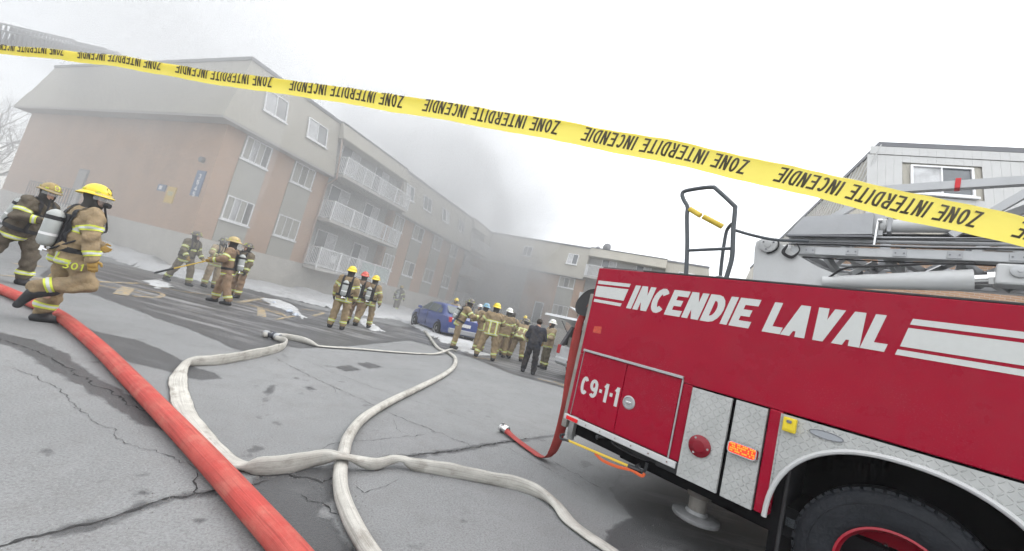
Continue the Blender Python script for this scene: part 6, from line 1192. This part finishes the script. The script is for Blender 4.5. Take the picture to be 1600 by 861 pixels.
m = MB(); m.bbox(-2.2, -2.05, -.72, .72, .3, .5, .04); m.build('bumper', m_bump, cb); m = MB(); m.box(-2.165, -2.13, -.26, .26, .62, .76); pl_ = m.build('number_plate', m_signw, cb)
# white van with raised tailgate
m_wv = mat('car_paint_white', (.62, .64, .66), .35, coat=.4, dirt=(.35, .34, .33), dirt_scale=3, dirt_amt=.35)
van = thing('parked_van', 'white van with its tailgate raised, half hidden behind the fire truck', 'van', (2.72, 12.95, 0), math.radians(38))
V = MB(); prof = [(0, .42), (0, .95), (.02, 1.0), (3.4, 1.05), (4.4, .95), (4.6, .5), (4.5, .35), (.05, .35)]
V.prism(prof, lambda x, z: (x, -.92, z), lambda x, z: (x, .92, z)); vb = V.build('body', m_wv, van)
for s_ in (1, -1):
    p = MB(); p.prism([(.02, 1.0), (.30, 1.72), (.42, 1.72), (.16, 1.0)], lambda x, z: (x, s_*(.915-.10*(z-1)/.72), z), lambda x, z: (x, s_*(.80-.10*(z-1)/.72), z)); p.build('pillar', mat('van_pillar', (.10, .10, .11), .5), vb)
    p = MB(); p.add([(.17, s_*.90, 1.03), (2.9, s_*.90, 1.06), (2.5, s_*.80, 1.68), (.42, s_*.80, 1.68)], [(0,1,2,3)]); p.build('side_window', m_cglass, vb, fix=False)
    p = MB(); p.bbox(-.03, .12, *sorted((s_*.80, s_*.935)), .72, 1.02, .02); p.build('tail_lamp', m_tail, vb); car_wheel(van, .95, s_*.93, .35, s_); car_wheel(van, 3.6, s_*.93, .35, s_)
p = MB(); p.bbox(.28, 3.0, -.84, .84, 1.70, 1.80, .04); p.build('roof', m_wv, vb)
p = MB(); p.box(.3, 1.2, -.78, .78, .96, 1.0); p.box(1.2, 1.3, -.78, .78, 1.0, 1.66); p.build('cargo_interior', mat('van_interior', (.12, .115, .105), .8, var=.2, vscale=4), vb)
for i, (a, b) in enumerate(((-.72, -.1), (-.02, .4), (.45, .74))): p = MB(); p.bbox(.22, .8, a, b, 1.002, 1.2+.07*i, .02); p.build('cargo_box', mat('cargo_grey', (.25, .24, .22), .7, var=.2, vscale=5), vb)
p = MB(); p.bbox(-.10, .06, -.9, .9, .42, .62, .05); p.build('bumper', m_wv, vb); p = MB(); p.box(-.115, -.1, -.3, .3, .5, .56); p.build('bumper_slot', m_dark, vb)
tg = MB(); P = [(.30, 1.80), (.05, 1.90), (-.55, 1.98), (-1.05, 1.95), (-1.08, 1.88), (-.5, 1.90), (.05, 1.83), (.30, 1.74)]; tg.prism(P, lambda x, z: (x, -.82, z), lambda x, z: (x, .82, z)); to_ = tg.build('tailgate', m_wv, vb)
for s_ in (1, -1): p = MB(); p.tube([(.14, s_*.74, 1.42), (-.35, s_*.70, 1.82)], .014, 6); p.build('gas_strut', m_trimd, to_)
# ---------------------------------------------------------------- smoke and haze
def volume_mat(name, col, dens, aniso=0.1):
    m = bpy.data.materials.new(name); m.use_nodes = True; N, L = m.node_tree.nodes, m.node_tree.links; N.clear()
    o = N.new('ShaderNodeOutputMaterial'); v = N.new('ShaderNodeVolumePrincipled'); v.inputs['Color'].default_value = (*col, 1); v.inputs['Density'].default_value = dens
    v.inputs['Anisotropy'].default_value = aniso; L.new(v.outputs[0], o.inputs['Volume']); return m, N, L, v
def smoke(name, lo, hi, blobs, col, label, nscale=.28, step=.35):
    m, N, L, v = volume_mat(name+'_volume', col, 0)
    g = N.new('ShaderNodeNewGeometry'); acc = None
    n = N.new('ShaderNodeTexNoise'); n.inputs['Scale'].default_value = nscale; n.inputs['Detail'].default_value = 3; n.inputs['Roughness'].default_value = .55; n.inputs['Distortion'].default_value = .4
    L.new(g.outputs['Position'], n.inputs['Vector'])
    for c, r, s_ in blobs:
        a = N.new('ShaderNodeVectorMath'); a.operation = 'SUBTRACT'; L.new(g.outputs['Position'], a.inputs[0]); a.inputs[1].default_value = c
        b = N.new('ShaderNodeVectorMath'); b.operation = 'DIVIDE'; L.new(a.outputs[0], b.inputs[0]); b.inputs[1].default_value = r
        l = N.new('ShaderNodeVectorMath'); l.operation = 'LENGTH'; L.new(b.outputs[0], l.inputs[0])
        q = N.new('ShaderNodeMapRange'); q.interpolation_type = 'SMOOTHSTEP'; q.inputs['From Min'].default_value = 1; q.inputs['From Max'].default_value = .1; q.inputs['To Max'].default_value = s_; L.new(l.outputs['Value'], q.inputs['Value'])
        if acc is None: acc = q.outputs[0]
        else:
            t = N.new('ShaderNodeMath'); t.operation = 'ADD'; L.new(acc, t.inputs[0]); L.new(q.outputs[0], t.inputs[1]); acc = t.outputs[0]
    w = N.new('ShaderNodeMapRange'); w.inputs['From Min'].default_value = .38; w.inputs['From Max'].default_value = .66; w.inputs['To Min'].default_value = .08; w.inputs['To Max'].default_value = 2.0; L.new(n.outputs['Fac'], w.inputs['Value'])
    t = N.new('ShaderNodeMath'); t.operation = 'MULTIPLY'; L.new(acc, t.inputs[0]); L.new(w.outputs[0], t.inputs[1]); L.new(t.outputs[0], v.inputs['Density'])
    m.cycles.volume_step_rate = step
    mb = MB(); mb.box(lo[0], hi[0], lo[1], hi[1], lo[2], hi[2]); o = mb.build(name, m); tag(o, label, 'smoke', kind='stuff'); return o
def drift(label, c, r, rz, dens, col):
    m, N, L, v = volume_mat('drift_volume', col, dens); mb = MB(); V = []; n1, n2 = 16, 28; rg = np.random.default_rng(int(c[0]*10) % 97)
    for i in range(n1+1):
        th = math.pi*i/n1
        for j in range(n2):
            a = 2*math.pi*j/n2; k = 1+.10*math.sin(3*a+2*th)+.08*math.sin(5*a-3*th+1)*math.sin(th); x, y, z = r[0]*math.sin(th)*math.cos(a)*k, r[1]*math.sin(th)*math.sin(a)*k, r[2]*math.cos(th)*k
            V.append((c[0]+x*math.cos(rz)-y*math.sin(rz), c[1]+x*math.sin(rz)+y*math.cos(rz), max(.03, min(25.5, c[2]+z))))
    mb.add(V, [(i*n2+j, i*n2+(j+1) % n2, (i+1)*n2+(j+1) % n2, (i+1)*n2+j) for i in range(n1) for j in range(n2)]+[tuple(range(n2))[::-1], tuple(n1*n2+j for j in range(n2))])
    me = mb.mesh('smoke'); bm = bmesh.new(); bm.from_mesh(me); bmesh.ops.remove_doubles(bm, verts=bm.verts, dist=.001); bmesh.ops.recalc_face_normals(bm, faces=bm.faces); bm.to_mesh(me); bm.free()
    return tag(obj('smoke', me, m), label, 'smoke', kind='stuff')
SMC = (.74, .75, .76)
drift('thin grey smoke hanging in front of the end wall', wA(-4, -6, 4.5), (15, 8.5, 9.5), AZF-math.pi/2, .035, SMC)
drift('thin grey smoke drifting along the balcony front', wA(13, 3.0, 5.5), (14, 5.0, 8), AZF, .035, SMC)
drift('veil of grey smoke blown over the flat roof', wA(13, -2, 14), (24, 12, 9.5), AZF, .045, SMC)
drift('thin low smoke lying over the wet car park', (-3.5, 17.5, 1.5), (13, 6.5, 5), .25, .014, SMC)
c_ = wA(21.5, 3.5)
smoke('smoke', (c_[0]-18, c_[1]-17, .02), (c_[0]+12, c_[1]+12, 25.5), [(wA(25.3, 4.0, 2.6), (7.5, 7.5, 6.6), .46), (wA(18.5, -.5, 11.5), (17.5, 12, 13.5), .065)], (.70, .715, .73), 'dense grey smoke pouring from the inner corner of the blocks', .26, 1.0)
hz, _, _, _ = volume_mat('haze_volume', (.75, .76, .77), .0025)
mb = MB(); mb.box(-70, 60, -30, 75, -1, 27); tag(mb.build('haze', hz), kind='stuff')
